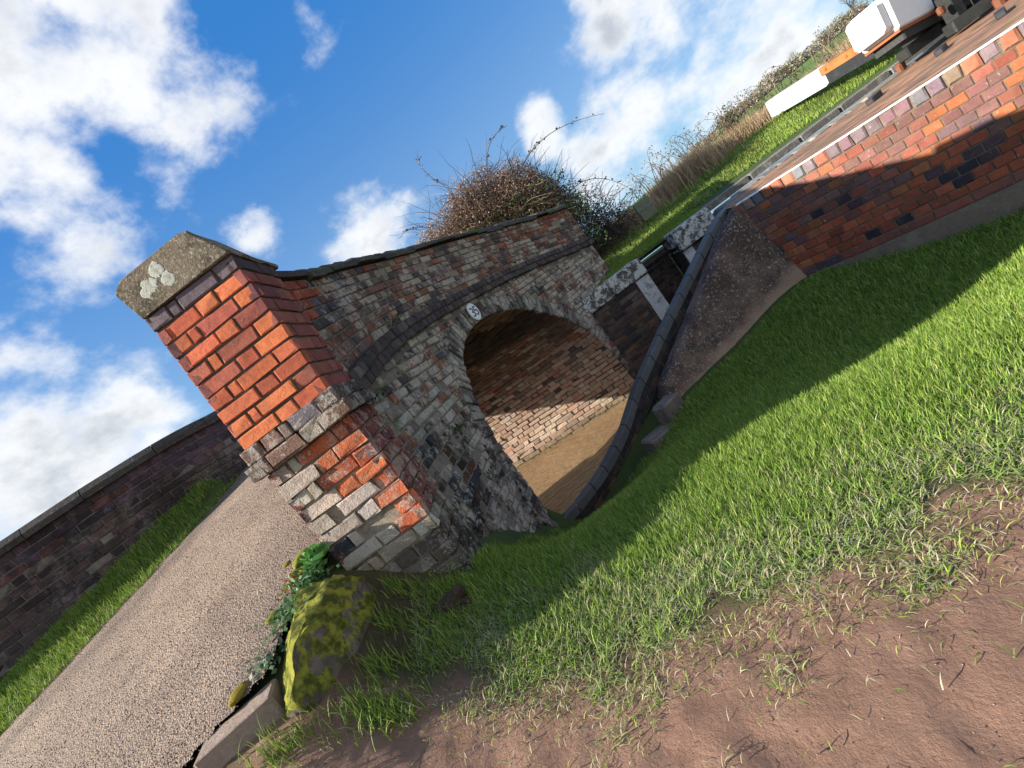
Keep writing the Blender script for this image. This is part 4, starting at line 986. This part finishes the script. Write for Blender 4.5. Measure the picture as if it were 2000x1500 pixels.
# ------------------------------------------------------------------ lock gates and beams
def beam(name, p0, p1, w_, h_, label, white, plates=(), taper=1.0):
    p0 = Vector(p0); p1 = Vector(p1); d = (p1 - p0); Lb = d.length; d.normalize(); sd = Vector((d.y, -d.x, 0)).normalized(); upv = sd.cross(d).normalized()
    if upv.z < 0: upv = -upv
    root = empty(name, p1, label, 'balance beam', 'balance beams of the lock gates')
    def seg(mb, t0, t1, ww, hh, col, m, off=0, bev=.02, up0=0):
        q = lambda t, a, b: p0 + d * t + sd * (a * ww / 2 + off) + upv * (b * hh / 2 + up0)
        hull8(mb, [q(t0, -1, -1), q(t1, -1, -1), q(t1, 1, -1), q(t0, 1, -1)], [q(t0, -1, 1), q(t1, -1, 1), q(t1, 1, 1), q(t0, 1, 1)], col, m, bev)
    return root, seg, Lb
r1, seg, Lb = beam('balance_beam', (8.0, 10.2, .21), (8.5, 7.3, -.10), .32, .34, 'far balance beam with a long white end and rusty iron strap over the far grass', 1.3)
mb = MB(); seg(mb, 0, 1.35, .33, .345, (.80, .81, .80), 0, 0, .035); mb.build('white_end', [M_paint], r1)
mb = MB(); seg(mb, 1.352, Lb + .6, .32, .335, (.03, .032, .036), 0); mb.build('timber', [M_black], r1)
mb = MB(); seg(mb, 1.30, Lb, .345, .15, (.42, .17, .05), 0, 0, .006, .10)
for t in (1.4, 1.8, 2.2, 2.6):
    seg(mb, t, t + .05, .375, .05, (.36, .13, .04), 0, 0, .01, .10)
mb.build('iron_strap', [M_rust], r1)
r2, seg, Lb = beam('balance_beam', (5.55, 5.28, .17), (7.9, 5.72, -.12), .40, .36, 'near balance beam with a bulky white block end, grey on its shaded side', .7)
mb = MB(); seg(mb, -.12, .0, .36, .33, (.80, .80, .79), 0, 0, .03); seg(mb, .0, .62, .42, .40, (.80, .80, .79), 0, 0, .028); mb.build('white_end', [M_paint], r2)
mb = MB(); seg(mb, .60, Lb, .38, .36, (.035, .036, .035), 0); seg(mb, .1, Lb, .34, .10, (.05, .05, .05), 0, 0, .01, -.27); mb.build('timber', [M_black], r2)
mb = MB(); seg(mb, .02, Lb, .40, .03, (.34, .12, .05), 0, 0, .005, -.215); mb.build('iron_strap', [M_rust], r2)
gate = empty('lock_gate', (8.3, 6.4, -1), 'black timber lock gate framework with posts and collars at the head of the lock', 'lock gate')
mb = MB()
for (c, s_, rz) in (((8.3, 6.4, -1.3), (.18, 1.9, 1.9), 0), ((8.3, 6.4, -.28), (.26, 2.3, .16), 0), ((6.7, 5.1, -.22), (.26, .26, .55), .2), ((6.35, 4.85, -.36), (.9, .16, .12), -.3), ((6.0, 5.35, -.30), (.55, .14, .12), .1),
                   ((6.15, 5.05, -.22), (.13, .13, .42), .1), ((7.2, 4.9, .02), (.5, .34, .7), -.3), ((7.5, 4.2, -.1), (.3, .3, .8), .1), ((6.9, 5.5, -.33), (1.2, .1, .1), -.1)):
    box(mb, c, s_, rz, (.035, .037, .035), 0, .012)
mb.build('timber_frame', [M_black], gate)
mb = MB()
for (c, s_, rz) in (((6.55, 4.25, -.30), (.22, .22, .34), .3), ((7.0, 3.95, -.15), (.3, .28, .6), .3)):
    box(mb, c, s_, rz, (.74, .75, .74), 0, .03)
mb.build('white_block', [M_paint], gate)
mb = MB()
for (c, r) in (((5.95, 4.98, -.14), .045), ((6.6, 4.9, -.02), .04), ((6.25, 4.75, -.42), .07), ((5.75, 5.42, -.40), .06)):
    box(mb, c, (r * 2, r * 1.2, r * 2), .3, (.20, .075, .04), 0, r * .4); mb.build('iron_fitting', [M_rust], gate); mb = MB()
# small timber marker by the far hedge
mk = empty('timber_marker', (4.1, 9.35, 0), 'small weathered grey green timber board standing by the far hedge', 'marker')
mb = MB(); box(mb, (4.13, 9.3, .20), (.36, .05, .20), .1, (.22, .23, .17), 0, .008); mb.build('board', [M_wood], mk)
mb = MB(); box(mb, (4.13, 9.3, .0), (.33, .06, .18), .1, (.20, .21, .15), 0, .008); mb.build('board', [M_wood], mk)

# ------------------------------------------------------------------ boulder, kerb, clod
def lumpy(name, c, rad, seed, label, cat, mat_, planes=(), amp=.12, sub=5, parent=None, sq=1.0):
    bm = bmesh.new(); bmesh.ops.create_icosphere(bm, subdivisions=sub, radius=1)
    me = bpy.data.meshes.new(name); bm.to_mesh(me); bm.free()
    V = np.zeros(len(me.vertices) * 3); me.vertices.foreach_get('co', V); V = V.reshape(-1, 3)
    for (n, d) in planes:
        n = np.array(n, float); n /= np.linalg.norm(n); h = V @ n - d; V = V - np.outer(np.maximum(h, 0) * .86, n)
    fine = (fbm(V[:, 0] * 14 + seed, V[:, 1] * 14 + V[:, 2] * 11, 4, seed + 9, .7) - .5) * .09
    V = V * (1 + fine)[:, None]
    f = fbm(V[:, 0] * 2.1 + seed, V[:, 1] * 2.1 + V[:, 2] * 1.7, 5, seed) - .5; g2 = fbm(V[:, 2] * 3 + seed, V[:, 0] * 3 - V[:, 1] * 2, 4, seed + 5) - .5
    V = V * (1 + amp * 2 * (f + g2 * .7))[:, None]
    V = V * np.array(rad) + np.array(c); me.vertices.foreach_set('co', V.ravel())
    at = me.color_attributes.new('Col', 'FLOAT_COLOR', 'POINT')
    for d_ in at.data: d_.color = (.12, .08, .06, 1)
    for p in me.polygons: p.use_smooth = True
    me.update(); o = link(name, me, mat_, parent)
    return tag(o, label, cat) if parent is None else o
lumpy('mossy_boulder', (-1.28, 1.93, -.63), (.25, .32, .25), 4, 'angular boulder covered in yellow-green moss at the foot of the red brick pillar', 'boulder', M_rock,
      [((.85, -.45, .05), .50), ((-.62, -.42, .66), .50), ((-.9, -.2, .2), .75), ((.2, .9, .3), .75), ((.3, -.2, .9), .7)], .14)
M_clod = masonry('earth', None, None, None, 1.0, .5, .98, 60, .02)
lumpy('earth_clod', (-.80, 2.0, -.86), (.09, .05, .05), 9, 'clod of brown earth in the grass at the foot of the pillar', 'clod', M_clod, (), .5, 5)
mb = MB()
kp = [(-1.40, 1.725), (-1.68, 1.625), (-1.98, 1.50), (-2.38, 1.24), (-2.95, .70)]
for k, ((x0, y0), (x1, y1)) in enumerate(zip(kp[:-1], kp[1:])):
    l = math.hypot(x1 - x0, y1 - y0); xm, ym = (x0 + x1) / 2, (y0 + y1) / 2
    box(mb, (xm, ym, float(roadz(xm, ym)) - .045), (l + .01 * (k % 2), .15 + .015 * (k % 2), .11), math.atan2(y1 - y0, x1 - x0), (.36, .27, .21), 0, .008)
tag(mb.build('kerb_stone', [M_foot]), 'low worn stone kerb between the road and the muddy path', 'kerb')

# ------------------------------------------------------------------ grass
def blades(name, x, y, z, ln, wd, lean, az, c0, c1, mat_, seg=3, label=None, cat=None, parent=None, kink=1.0):
    n = len(x); t = np.linspace(0, 1, seg + 1); d = np.stack([np.cos(az), np.sin(az)], 1); tw_ = az + rng.normal(math.pi / 2, .5, n); sdv = np.stack([np.cos(tw_), np.sin(tw_), 0 * tw_], 1)
    base = np.stack([x, y, z], 1); rowsL = []; cs = []
    for k, tt_ in enumerate(t):
        ang = lean * (.35 + kink * tt_)                        # from vertical
        if k == 0: p = base.copy(); ang_prev = ang
        else:
            am = (ang + ang_prev) / 2; st2 = ln / seg
            p = p + np.stack([d[:, 0] * np.sin(am) * st2, d[:, 1] * np.sin(am) * st2, np.cos(am) * st2], 1); ang_prev = ang
        wk = wd * (1 - tt_ ** 1.6) * (.75 if k == 0 else 1)
        if k < seg: rowsL.append(p - sdv * wk[:, None] / 2); rowsL.append(p + sdv * wk[:, None] / 2); cc = c0 * (1 - tt_) + c1 * tt_; cs += [cc, cc]
        else: rowsL.append(p); cs.append(c1)
    V = np.stack(rowsL, 1); C_ = np.stack(cs, 1); m = V.shape[1]; off = (np.arange(n) * m)[:, None]
    q = np.concatenate([off + np.array([[2 * k, 2 * k + 1, 2 * k + 3, 2 * k + 2]]) for k in range(seg - 1)]); tri = off + np.array([[2 * seg - 2, 2 * seg - 1, 2 * seg]])
    me = mesh_np(name, V.reshape(-1, 3), [q, tri], C_.reshape(-1, 3), None, True)
    o = link(name, me, mat_, parent)
    return tag(o, label, cat, None, 'stuff')
GREEN = [(.18, .31, .035), (.25, .39, .05), (.13, .23, .03), (.36, .46, .08), (.48, .52, .15)]
STRAW = [(.46, .42, .19), (.55, .49, .29), (.34, .38, .13), (.6, .55, .38)]
def nearfield(n, x0, x1, y0, y1, dens):
    x = rng.uniform(x0, x1, n); y = rng.uniform(y0, y1, n); k = rng.random(n) < dens(x, y); return x[k], y[k]
BASEP = [(-1.28, 2.16), (-.68, 2.16), (-.66, 2.7), (-.45, 3.9), (-.32, 4.3), (1.0, 4.1), (2.9, 4.35), (3.0, 4.3), (3.6, 3.4), (4.4, 2.55), (8, .5), (8, -3), (-3, -3), (-2.95, .7), (-1.7, 1.42), (-1.3, 1.5)]
def lawn_ok(x, y): return inpoly(x, y, BASEP) & ~((np.abs(x + 1.15) < .2) & (np.abs(y - 1.86) < .3))
def dlawn(x, y):
    m = -mudness(x, y); clump = fbm(x * 9, y * 9, 3, 77)
    e = np.clip(m * 4.2 + .30 + (clump - .5) * 2.2, 0, 1)
    r = np.hypot(x, y); return np.where(lawn_ok(x, y), e * np.clip(1.9 / (r + .1), .2, 1) ** 1.0, 0)
x, y = nearfield(800000, -1.8, 4.9, .7, 4.6, dlawn)
m = -mudness(x, y); r = np.hypot(x, y); n = len(x)
strawp = np.clip(.95 - m * 1.15 + (fbm(x * 4, y * 4, 3, 55) - .5) * .9, .06, .85); isst = rng.random(n) < strawp * .8
c1 = np.where(isst[:, None], pick(n, STRAW, [2, 2, 2, 1]), pick(n, GREEN, [3, 3, 2, 2, 1])); c0 = c1 * np.array([.62, .7, .7])
worn = np.clip(1 - m * 2.0, 0, 1)
ln = rng.uniform(.025, .07, n) * (1 + .15 * np.clip(m, 0, 1)) * np.where(isst, .9, 1); wd = rng.uniform(.0024, .0052, n) * np.clip(.75 + r * .17, .8, 1.7)
lean = np.clip(rng.normal(.6, .3, n) + worn * .75 + isst * .3, .05, 2.0)
blades('lawn_grass', x, y, groundz(x, y) - .006, ln, wd, lean, rng.uniform(0, 2 * math.pi, n), c0, c1, M_grass, 3, 'grass lawn between the muddy path and the canal, straw coloured and worn towards the path', 'grass')
# scattered blades, straws and tufts on the mud
cx_, cy_ = [], []
for k in range(55):
    tx = rng.uniform(-1.1, 1.6); ty = rng.uniform(.3, 1.35); q = rng.integers(4, 22); cx_.append(tx + rng.normal(0, .018, q)); cy_.append(ty + rng.normal(0, .018, q))
for (tx, ty) in ((-.42, 1.02), (-.62, 1.14), (-.2, 1.16), (-1.15, 1.35), (-1.22, 1.52), (.1, 1.0), (-.95, 1.2), (-1.3, 1.42), (.62, 1.02)):
    cx_.append(tx + rng.normal(0, .03, 90)); cy_.append(ty + rng.normal(0, .03, 90))
cx_.append(rng.uniform(-1.6, 2, 500)); cy_.append(rng.uniform(.25, 1.3, 500))
q = 3000; ax_ = rng.uniform(-1.3, 2.0, q); ay_ = np.interp(ax_, mlx, mly) - np.abs(rng.normal(0, .13, q)); cx_.append(ax_); cy_.append(ay_)
x = np.concatenate(cx_); y = np.concatenate(cy_); n = len(x); ok = mudness(x, y) > 0
x, y = x[ok], y[ok]; n = len(x); ist = rng.random(n) < .6
c1 = np.where(ist[:, None], pick(n, STRAW, [1, 1, 1, 1]), pick(n, GREEN, [1, 1, 1, 1, 1]))
blades('path_tufts', x, y, groundz(x, y) + .004, rng.uniform(.012, .05, n), rng.uniform(.002, .004, n), np.clip(rng.normal(1.7, .35, n), .6, 2.2), rng.uniform(0, 6.28, n), c1 * .8, c1, M_grass, 3, 'sparse tufts and loose straws of grass on the brown muddy path', 'grass')
# long green tufts beside the boulder and the pillar foot
xs, ys = [], []
for (tx, ty, q, s_) in ((-1.02, 1.56, 260, .06), (-1.3, 1.55, 60, .03), (-.86, 1.78, 240, .08), (-.72, 2.1, 180, .06), (-.62, 2.25, 160, .05), (-.86, 2.12, 150, .07), (-1.02, 1.95, 120, .05), (-1.05, 1.75, 140, .05), (-.98, 2.14, 90, .04), (-1.12, 1.60, 120, .05), (-.78, 1.9, 120, .05), (-1.38, 1.52, 120, .05)):
    xs.append(tx + rng.normal(0, s_, q)); ys.append(ty + rng.normal(0, s_ * .7, q))
x = np.concatenate(xs); y = np.concatenate(ys); n = len(x); c1 = pick(n, GREEN, [2, 3, 2, 2, 1])
blades('tussock_grass', x, y, groundz(x, y) - .004, rng.uniform(.045, .10, n), rng.uniform(.003, .006, n), np.clip(rng.normal(.6, .3, n), .1, 1.5), rng.uniform(0, 6.28, n), c1 * .6, c1, M_grass, 4, 'longer green grass tufts around the foot of the boulder and pillar', 'grass')
# verge by the road wall
VERG = [(-8, 1.6), (-5.3, 2.7), (-4.18, 3.45), (-3.4, 4.18), (-2.80, 5.0), (-3.1, 4.95), (-3.9, 4.6), (-5.0, 4.14), (-6.3, 3.6), (-8, 2.9)]
x, y = nearfield(190000, -8, -2.7, 1.4, 5, lambda a, b: inpoly(a, b + (fbm(a * 5, b * 5, 3, 1) - .5) * .16, VERG) * .9); n = len(x)
c1 = pick(n, GREEN + [(.24, .25, .05)], [3, 3, 2, 2, 1, 1.2])
blades('verge_grass', x, y, np.maximum(groundz(x, y), np.where(inpoly(x, y, ROADP), roadz(x, y), -9)) - .006, rng.uniform(.04, .10, n), rng.uniform(.004, .008, n), np.clip(rng.normal(.6, .3, n), .1, 1.5), rng.uniform(0, 6.28, n), c1 * .55, c1, M_grass, 3, 'green grass verge between the road and the long dark wall', 'grass')
# far bank lawn
x, y = nearfield(150000, 1.2, 17, 7.95, 14, lambda a, b: (b < 10.9 + .03 * a) * np.clip(9 / np.hypot(a, b), .2, 1) * (b > np.where(a < 4, 7.62, 8.05))); n = len(x)
c1 = pick(n, GREEN + [(.25, .26, .08)], [3, 3, 1, 3, 2, 1.5]) * np.clip(.9 + (fbm(x, y, 3, 61) - .5) * 1.2, .6, 1.4)[:, None]
blades('far_bank_grass', x, y, groundz(x, y) - .006, rng.uniform(.05, .10, n), rng.uniform(.010, .018, n), np.clip(rng.normal(.6, .3, n), .1, 1.5), rng.uniform(0, 6.28, n), c1 * .6, c1, M_grass, 2, 'mown grass on the far bank beyond the lock', 'grass')
x, y = nearfield(26000, 1.35, 4.2, 7.62, 8.3, lambda a, b: np.full(a.shape, .9)); n = len(x); c1 = pick(n, GREEN, [3, 3, 2, 2, 1])
blades('bank_edge_grass', x, y, groundz(x, y) - .006, rng.uniform(.04, .08, n), rng.uniform(.008, .014, n), np.clip(rng.normal(.6, .3, n), .1, 1.5), rng.uniform(0, 6.28, n), c1 * .6, c1, M_grass, 2, 'short grass right behind the lichened coping of the far lock wall', 'grass')

# moss and weeds on the road edge beside the pillar
mb = MB()
for (c, n, r, cs_, sz) in (((-1.31, 2.16, -.42), 420, .045, [(.07, .17, .05), (.12, .24, .08), (.16, .27, .12)], .03), ((-1.36, 2.02, -.46), 420, .05, [(.08, .17, .06), (.16, .26, .12)], .026), ((-1.24, 2.22, -.36), 160, .03, [(.09, .26, .05), (.14, .30, .08)], .045),
                          ((-1.36, 2.22, -.40), 300, .04, [(.30, .07, .03), (.36, .12, .05), (.18, .20, .03)], .028), ((-1.45, 1.85, -.52), 120, .035, [(.12, .2, .12), (.2, .27, .18)], .03)):
    tuftleaf(mb, c, n, r, cs_, sz, .9)
tag(mb.build('roadside_weeds', [M_leaf]), 'green and reddish weeds growing between the road edge and the boulder', 'weeds', None, 'stuff')
for k, (c, r, lab) in enumerate((((-1.33, 2.30, -.335), (.05, .09, .03), 'yellow green moss cushion against the lower left edge of the pillar'), ((-1.47, 2.06, -.43), (.035, .04, .016), 'small moss patch on the tarmac level with the boulder top'),
                               ((-1.45, 2.36, -.32), (.02, .03, .01), 'tiny moss patch on the tarmac nearest the pillar'), ((-1.56, 1.78, -.53), (.04, .06, .02), 'moss patch at the road edge beside the lower boulder'))):
    o = lumpy('moss_patch', c, r, 20 + k, lab, 'moss', M_moss, (), .25, 3); o['group'] = 'moss cushions on the road edge'
    for d_ in o.data.color_attributes['Col'].data: d_.color = (.20 + .03 * k, .22, .035, 1)
# pebbles pressed into the path and loose chippings on the road
def pebbles(name, x, y, z, r, col, mat_, label, cat):
    n = len(x); base = np.array([(1, 0, 0), (0, 1, 0), (-1, 0, 0), (0, -1, 0), (0, 0, .6), (0, 0, -.6)], float)
    fx = np.array([[0, 1, 4], [1, 2, 4], [2, 3, 4], [3, 0, 4], [1, 0, 5], [2, 1, 5], [3, 2, 5], [0, 3, 5]])
    an = rng.uniform(0, 6.28, n); ca, sa = np.cos(an), np.sin(an); V = base[None] * (r[:, None, None] * rng.uniform(.6, 1.2, (n, 6, 1)))
    X_ = V[..., 0] * ca[:, None] - V[..., 1] * sa[:, None]; Y_ = V[..., 0] * sa[:, None] + V[..., 1] * ca[:, None]
    V = np.stack([X_ + x[:, None], Y_ + y[:, None], V[..., 2] + z[:, None]], -1)
    me = mesh_np(name, V.reshape(-1, 3), (fx[None] + (np.arange(n) * 6)[:, None, None]).reshape(-1, 3), np.repeat(col, 6, 0), None, True)
    return tag(link(name, me, mat_), label, cat, None, 'stuff')
n = 2600; x = rng.uniform(-1.4, 2.2, n); y = rng.uniform(.25, 1.3, n); k = mudness(x, y) > .02; x, y = x[k], y[k]; n = len(x)
pebbles('path_pebbles', x, y, groundz(x, y) - .0015, rng.uniform(.0010, .0030, n) * np.where(rng.random(n) < .03, 1.8, 1), pick(n, [(.5, .42, .36), (.36, .25, .18), (.28, .17, .12)], [.6, 2, 3]), M_lock, 'small pale pebbles trodden into the muddy path', 'pebbles')
n = 45000; x = rng.uniform(-4.6, -1.1, n); y = rng.uniform(1.1, 4.2, n); k = inpoly(x, y, ROADP) & (rng.random(n) < np.clip(2.6 / (np.hypot(x, y) ** 1.3), 0, 1)); x, y = x[k], y[k]; n = len(x)
pebbles('road_chippings', x, y, roadz(x, y) + .014 + (fbm(x * 2.5, y * 2.5, 3, 4) - .5) * .02, rng.uniform(.002, .0055, n), pick(n, [(.50, .37, .27), (.33, .25, .21), (.17, .14, .13), (.52, .44, .38)], [3, 3, 2, 1.4]), M_lock, 'loose angular chippings bedded in the worn tarmac of the road', 'gravel')

# ------------------------------------------------------------------ brambles, hedges, trees
def bramble(name, loc, label, cat, cx, cy, cz, rx, ry, rz_, ntw, nlf, twc, lfc, seed, ivy=0, group=None, lowz=-.3, out_=1.0, lsz=.035):
    root = empty(name, loc, label, cat, group)
    mb = MB()
    for k in range(ntw):
        d = rng.normal(0, 1, 3); d[2] = abs(d[2]) * .9; d /= np.linalg.norm(d)
        r0 = rng.uniform(.25, .88); p = np.array([cx, cy, cz]) + d * np.array([rx, ry, rz_]) * r0; v = d * .6 + rng.normal(0, .55, 3); v /= np.linalg.norm(v)
        l = rng.uniform(.25, .8) * min(rx, rz_) * .9 * out_; q = [p]; m = 6
        for _ in range(m):
            v = v + rng.normal(0, .22, 3) + np.array([0, 0, -.07]); v /= np.linalg.norm(v); q.append(q[-1] + v * l / m)
        th0 = rng.uniform(.004, .009) * (1.4 if cy > 12 else 1); tube(mb, q, np.linspace(th0, th0 * .3, m + 1), 3, pick(1, twc, [1] * len(twc))[0], 0)
    mb.build('twigs', [M_twig], root)
    n = nlf; d = rng.normal(0, 1, (n, 3)); d[:, 2] = np.abs(d[:, 2]); d /= np.linalg.norm(d, axis=1)[:, None]
    f = fbm(d[:, 0] * 2.4 + seed, d[:, 2] * 2.4 + d[:, 1], 3, seed); r0 = rng.uniform(.2, 1.0, n) ** .6 * (.60 + .66 * f)
    P = np.array([cx, cy, cz]) + d * np.array([rx, ry, rz_]) * r0[:, None] + rng.normal(0, .03, (n, 3))
    dn = rng.normal(0, 1, (n, 3)); dn /= np.linalg.norm(dn, axis=1)[:, None]; s_ = np.cross(dn, rng.normal(0, 1, (n, 3))); s_ /= np.linalg.norm(s_, axis=1)[:, None]
    l = rng.uniform(.5, 1.25, n)[:, None] * lsz
    V = np.stack([P, P + dn * l * .45 + s_ * l * .35, P + dn * l, P + dn * l * .45 - s_ * l * .35], 1); c_ = pick(n, lfc, [1] * len(lfc))
    mb = MB(); mb.add(V.reshape(-1, 3), np.arange(n * 4).reshape(-1, 4), np.repeat(c_, 4, 0), 0)
    if ivy:
        n = ivy; P = np.array([cx + .55, cy - ry * .7, cz + rz_ * .05]) + np.clip(rng.normal(0, 1, (n, 3)), -1.7, 1.7) * np.array([rx * .30, .14, rz_ * .24])
        dn = rng.normal(0, 1, (n, 3)); dn /= np.linalg.norm(dn, axis=1)[:, None]; s_ = np.cross(dn, rng.normal(0, 1, (n, 3))); s_ /= np.linalg.norm(s_, axis=1)[:, None]; l = rng.uniform(.5, 1.2, n)[:, None] * .055
        V = np.stack([P, P + dn * l * .45 + s_ * l * .45, P + dn * l, P + dn * l * .45 - s_ * l * .45], 1); c_ = pick(n, [(.035, .075, .018), (.05, .10, .025), (.09, .15, .03)], [3, 2, 1])
        mb.add(V.reshape(-1, 3), np.arange(n * 4).reshape(-1, 4), np.repeat(c_, 4, 0), 0)
    mb.build('leaves', [M_leaf], root)
    return root
TWC = [(.13, .085, .06), (.20, .14, .10), (.09, .055, .05), (.26, .19, .13)]
LFC = [(.27, .18, .12), (.38, .26, .17), (.16, .10, .07), (.26, .16, .10), (.46, .33, .24)]
bb = bramble('bramble_bush', (1.9, 9.4, -.2), 'big tangled brown bramble bush with ivy standing up behind the bridge parapet', 'bush', 1.50, 9.4, .75, 1.85, .8, 1.95, 4200, 120000, TWC, LFC, 3, 3400, lsz=.036, out_=.8)
mb = MB()       # arching bramble canes with a few leaves
for (a, b, c) in (((2.6, 9.1, 2.1), (3.3, 9.0, 2.45), (4.25, 8.8, 1.9)), ((1.2, 9.0, 2.6), (.9, 8.9, 3.1), (1.15, 8.9, 3.35)), ((.7, 9.1, 2.0), (.3, 9, 2.5), (-.05, 9, 2.35)), ((3.0, 9.2, 1.2), (3.7, 9.2, 1.4), (4.1, 9.2, .5)), ((2.0, 9.1, 2.4), (2.3, 9, 2.9), (2.75, 9, 2.8))):
    a, b, c = map(np.array, (a, b, c)); t = np.linspace(0, 1, 12)[:, None]; q = a * (1 - t) ** 2 + 2 * b * t * (1 - t) + c * t * t; tube(mb, q, np.linspace(.009, .003, 12), 4, (.17, .09, .06), 0)
    for k in range(14): tuftleaf(mb, q[rng.integers(2, 11)], 2, .03, [(.07, .09, .04), (.14, .10, .06)], .06)
    mb.build('cane', [M_leaf], bb); mb = MB()
# bramble clump at the right-hand end of the parapet, darker
bramble('bramble_bush', (3.3, 9.6, 0), 'sparse dark bramble scrub beside the end of the bridge parapet', 'bush', 3.15, 9.6, .0, .95, .5, 1.4, 900, 4200, [(.06, .045, .05), (.10, .07, .06)], [(.05, .06, .03), (.10, .08, .05), (.07, .06, .05)], 8, 0, None)
# hedge of dead grass and brambles along the far bank
hx = []; 
n = 46000; x = rng.uniform(2.6, 22, n); y = 10.55 + .03 * x + rng.normal(0, .32, n) - .2 + .8 * np.clip((x - 6.3) / 1, 0, 1); hgt = (.26 + .55 * fbm(x * .8, y * 0, 3, 41)) * np.where(x < 5, .75, 1)
c1 = pick(n, [(.58, .40, .24), (.68, .50, .31), (.42, .27, .16), (.28, .19, .12), (.44, .42, .16)], [3, 3, 2, 2, 1])
blades('dead_grass_hedge', x, y, groundz(x, y), hgt * rng.uniform(.4, 1.1, n), rng.uniform(.008, .016, n), np.clip(rng.normal(.45, .35, n), 0, 1.5), rng.uniform(0, 6.28, n), c1 * .8, c1, M_grass, 3, 'band of tall dead brown grass and stems along the far bank', 'dead grass')
mb = MB()
for k in range(520):
    x0 = rng.uniform(2.8, 22); y0 = 10.6 + .03 * x0 + rng.normal(0, .25) + .8 * min(max(x0 - 6.3, 0), 1); z0 = float(groundz(np.array([x0]), np.array([y0]))[0]); h = rng.uniform(.45, 1.05) * (.7 if x0 < 5 else 1); sd_ = rng.normal(0, .5)
    t = np.linspace(0, 1, 8)[:, None]; a = np.array([x0, y0, z0]); b = a + np.array([sd_ * .3, 0, h * 1.5]); c = a + np.array([sd_, rng.normal(0, .2), h * rng.uniform(.3, 1.0)])
    q = a * (1 - t) ** 2 + 2 * b * t * (1 - t) + c * t * t; tube(mb, q, np.linspace(.008, .003, 8), 3, pick(1, [(.25, .16, .11), (.34, .22, .15), (.14, .09, .08)], [1, 1, 1])[0], 0)
    tuftleaf(mb, q[5], 4, .05, [(.08, .06, .04), (.16, .10, .05), (.07, .09, .04)], .05); tuftleaf(mb, q[6], 3, .04, [(.08, .06, .04), (.2, .13, .07)], .05)
tag(mb.build('hedge_brambles', [M_leaf]), 'arching bramble canes rising out of the dead grass along the far bank', 'brambles', None, 'stuff')
# distant hedgerow and trees
def bare_tree(loc, h, label, seed, col=(.10, .085, .075), ev=0, spread=.55):
    rg = np.random.default_rng(seed); root = empty('bare_tree', loc, label, 'tree', 'trees on the skyline'); tr = MB(); cr = MB(); base = np.array(loc, float)
    tube(tr, [base, base + [0, 0, h * .25], base + [h * .02, 0, h * .45]], [h * .03, h * .022, h * .015], 7, col); tr.build('trunk', [M_twig], root)
    def grow(p, d, l, r, lev):
        q = [p]; v = d
        for _ in range(4): v = v + rg.normal(0, .16, 3); v /= np.linalg.norm(v); q.append(q[-1] + v * l / 4)
        tube(cr, q, np.linspace(r, r * .5, 5), 3, np.array(col) * rg.uniform(.8, 1.4), 0)
        if lev < 4:
            for _ in range(4 if lev < 3 else 5):
                i = rg.integers(1, 5); dv = v + rg.normal(0, spread, 3); dv[2] = dv[2] + .15; dv /= np.linalg.norm(dv); grow(q[i], dv, l * rg.uniform(.5, .78), r * .5, lev + 1)
    for _ in range(5):
        d = rg.normal(0, .6, 3); d[2] = abs(d[2]) + .8; d /= np.linalg.norm(d); grow(base + np.array([0, 0, h * rg.uniform(.2, .42)]), d, h * .32, h * .012, 1)
    cr.build('crown', [M_twig], root)
def gz1(x, y): return float(groundz(np.array([float(x)]), np.array([float(y)]))[0])
for (x, y, h, lab, sd_) in ((62, 60, 4.6, 'bare winter tree on the skyline left of the near white beam end', 5), ((67, 58, 4.0, 'smaller bare tree right of the tallest skyline tree', 6)), ((58, 66, 2.6, 'low bare tree at the left end of the skyline trees', 7))):
    bare_tree((x, y, gz1(x, y)), h, lab, sd_)
for k, (x, y, rx, rz_, lab) in enumerate(((52, 62, 6, 1.9, 'grey leafless hedge on the skyline above the far beam'), (44, 60, 5, 1.4, 'grey leafless scrub on the skyline behind the white beam end'), (66, 66, 6, 2.2, 'grey brown hedge clump on the skyline by the bare trees'), (36, 56, 4, .8, 'low grey hedge on the skyline left of the white beam end'))):
    bramble('field_hedge', (x, y, gz1(x, y)), lab, 'hedge', x, y, gz1(x, y), rx, 2, rz_, 500, 5000, [(.3, .26, .22), (.24, .2, .17)], [(.34, .30, .23), (.22, .24, .13), (.38, .33, .26)], 11 + k, 0, 'hedges on the skyline', lsz=.28)
bramble('evergreen_shrub', (9.3, 13.5, gz1(9.3, 13.5)), 'small green ivy covered shrub just left of the white beam tip', 'shrub', 9.3, 13.5, gz1(9.3, 13.5) + .1, .42, .4, 1.05, 120, 2600, TWC, [(.05, .09, .03), (.09, .13, .05), (.12, .12, .06)], 31, 0, None, lsz=.06)
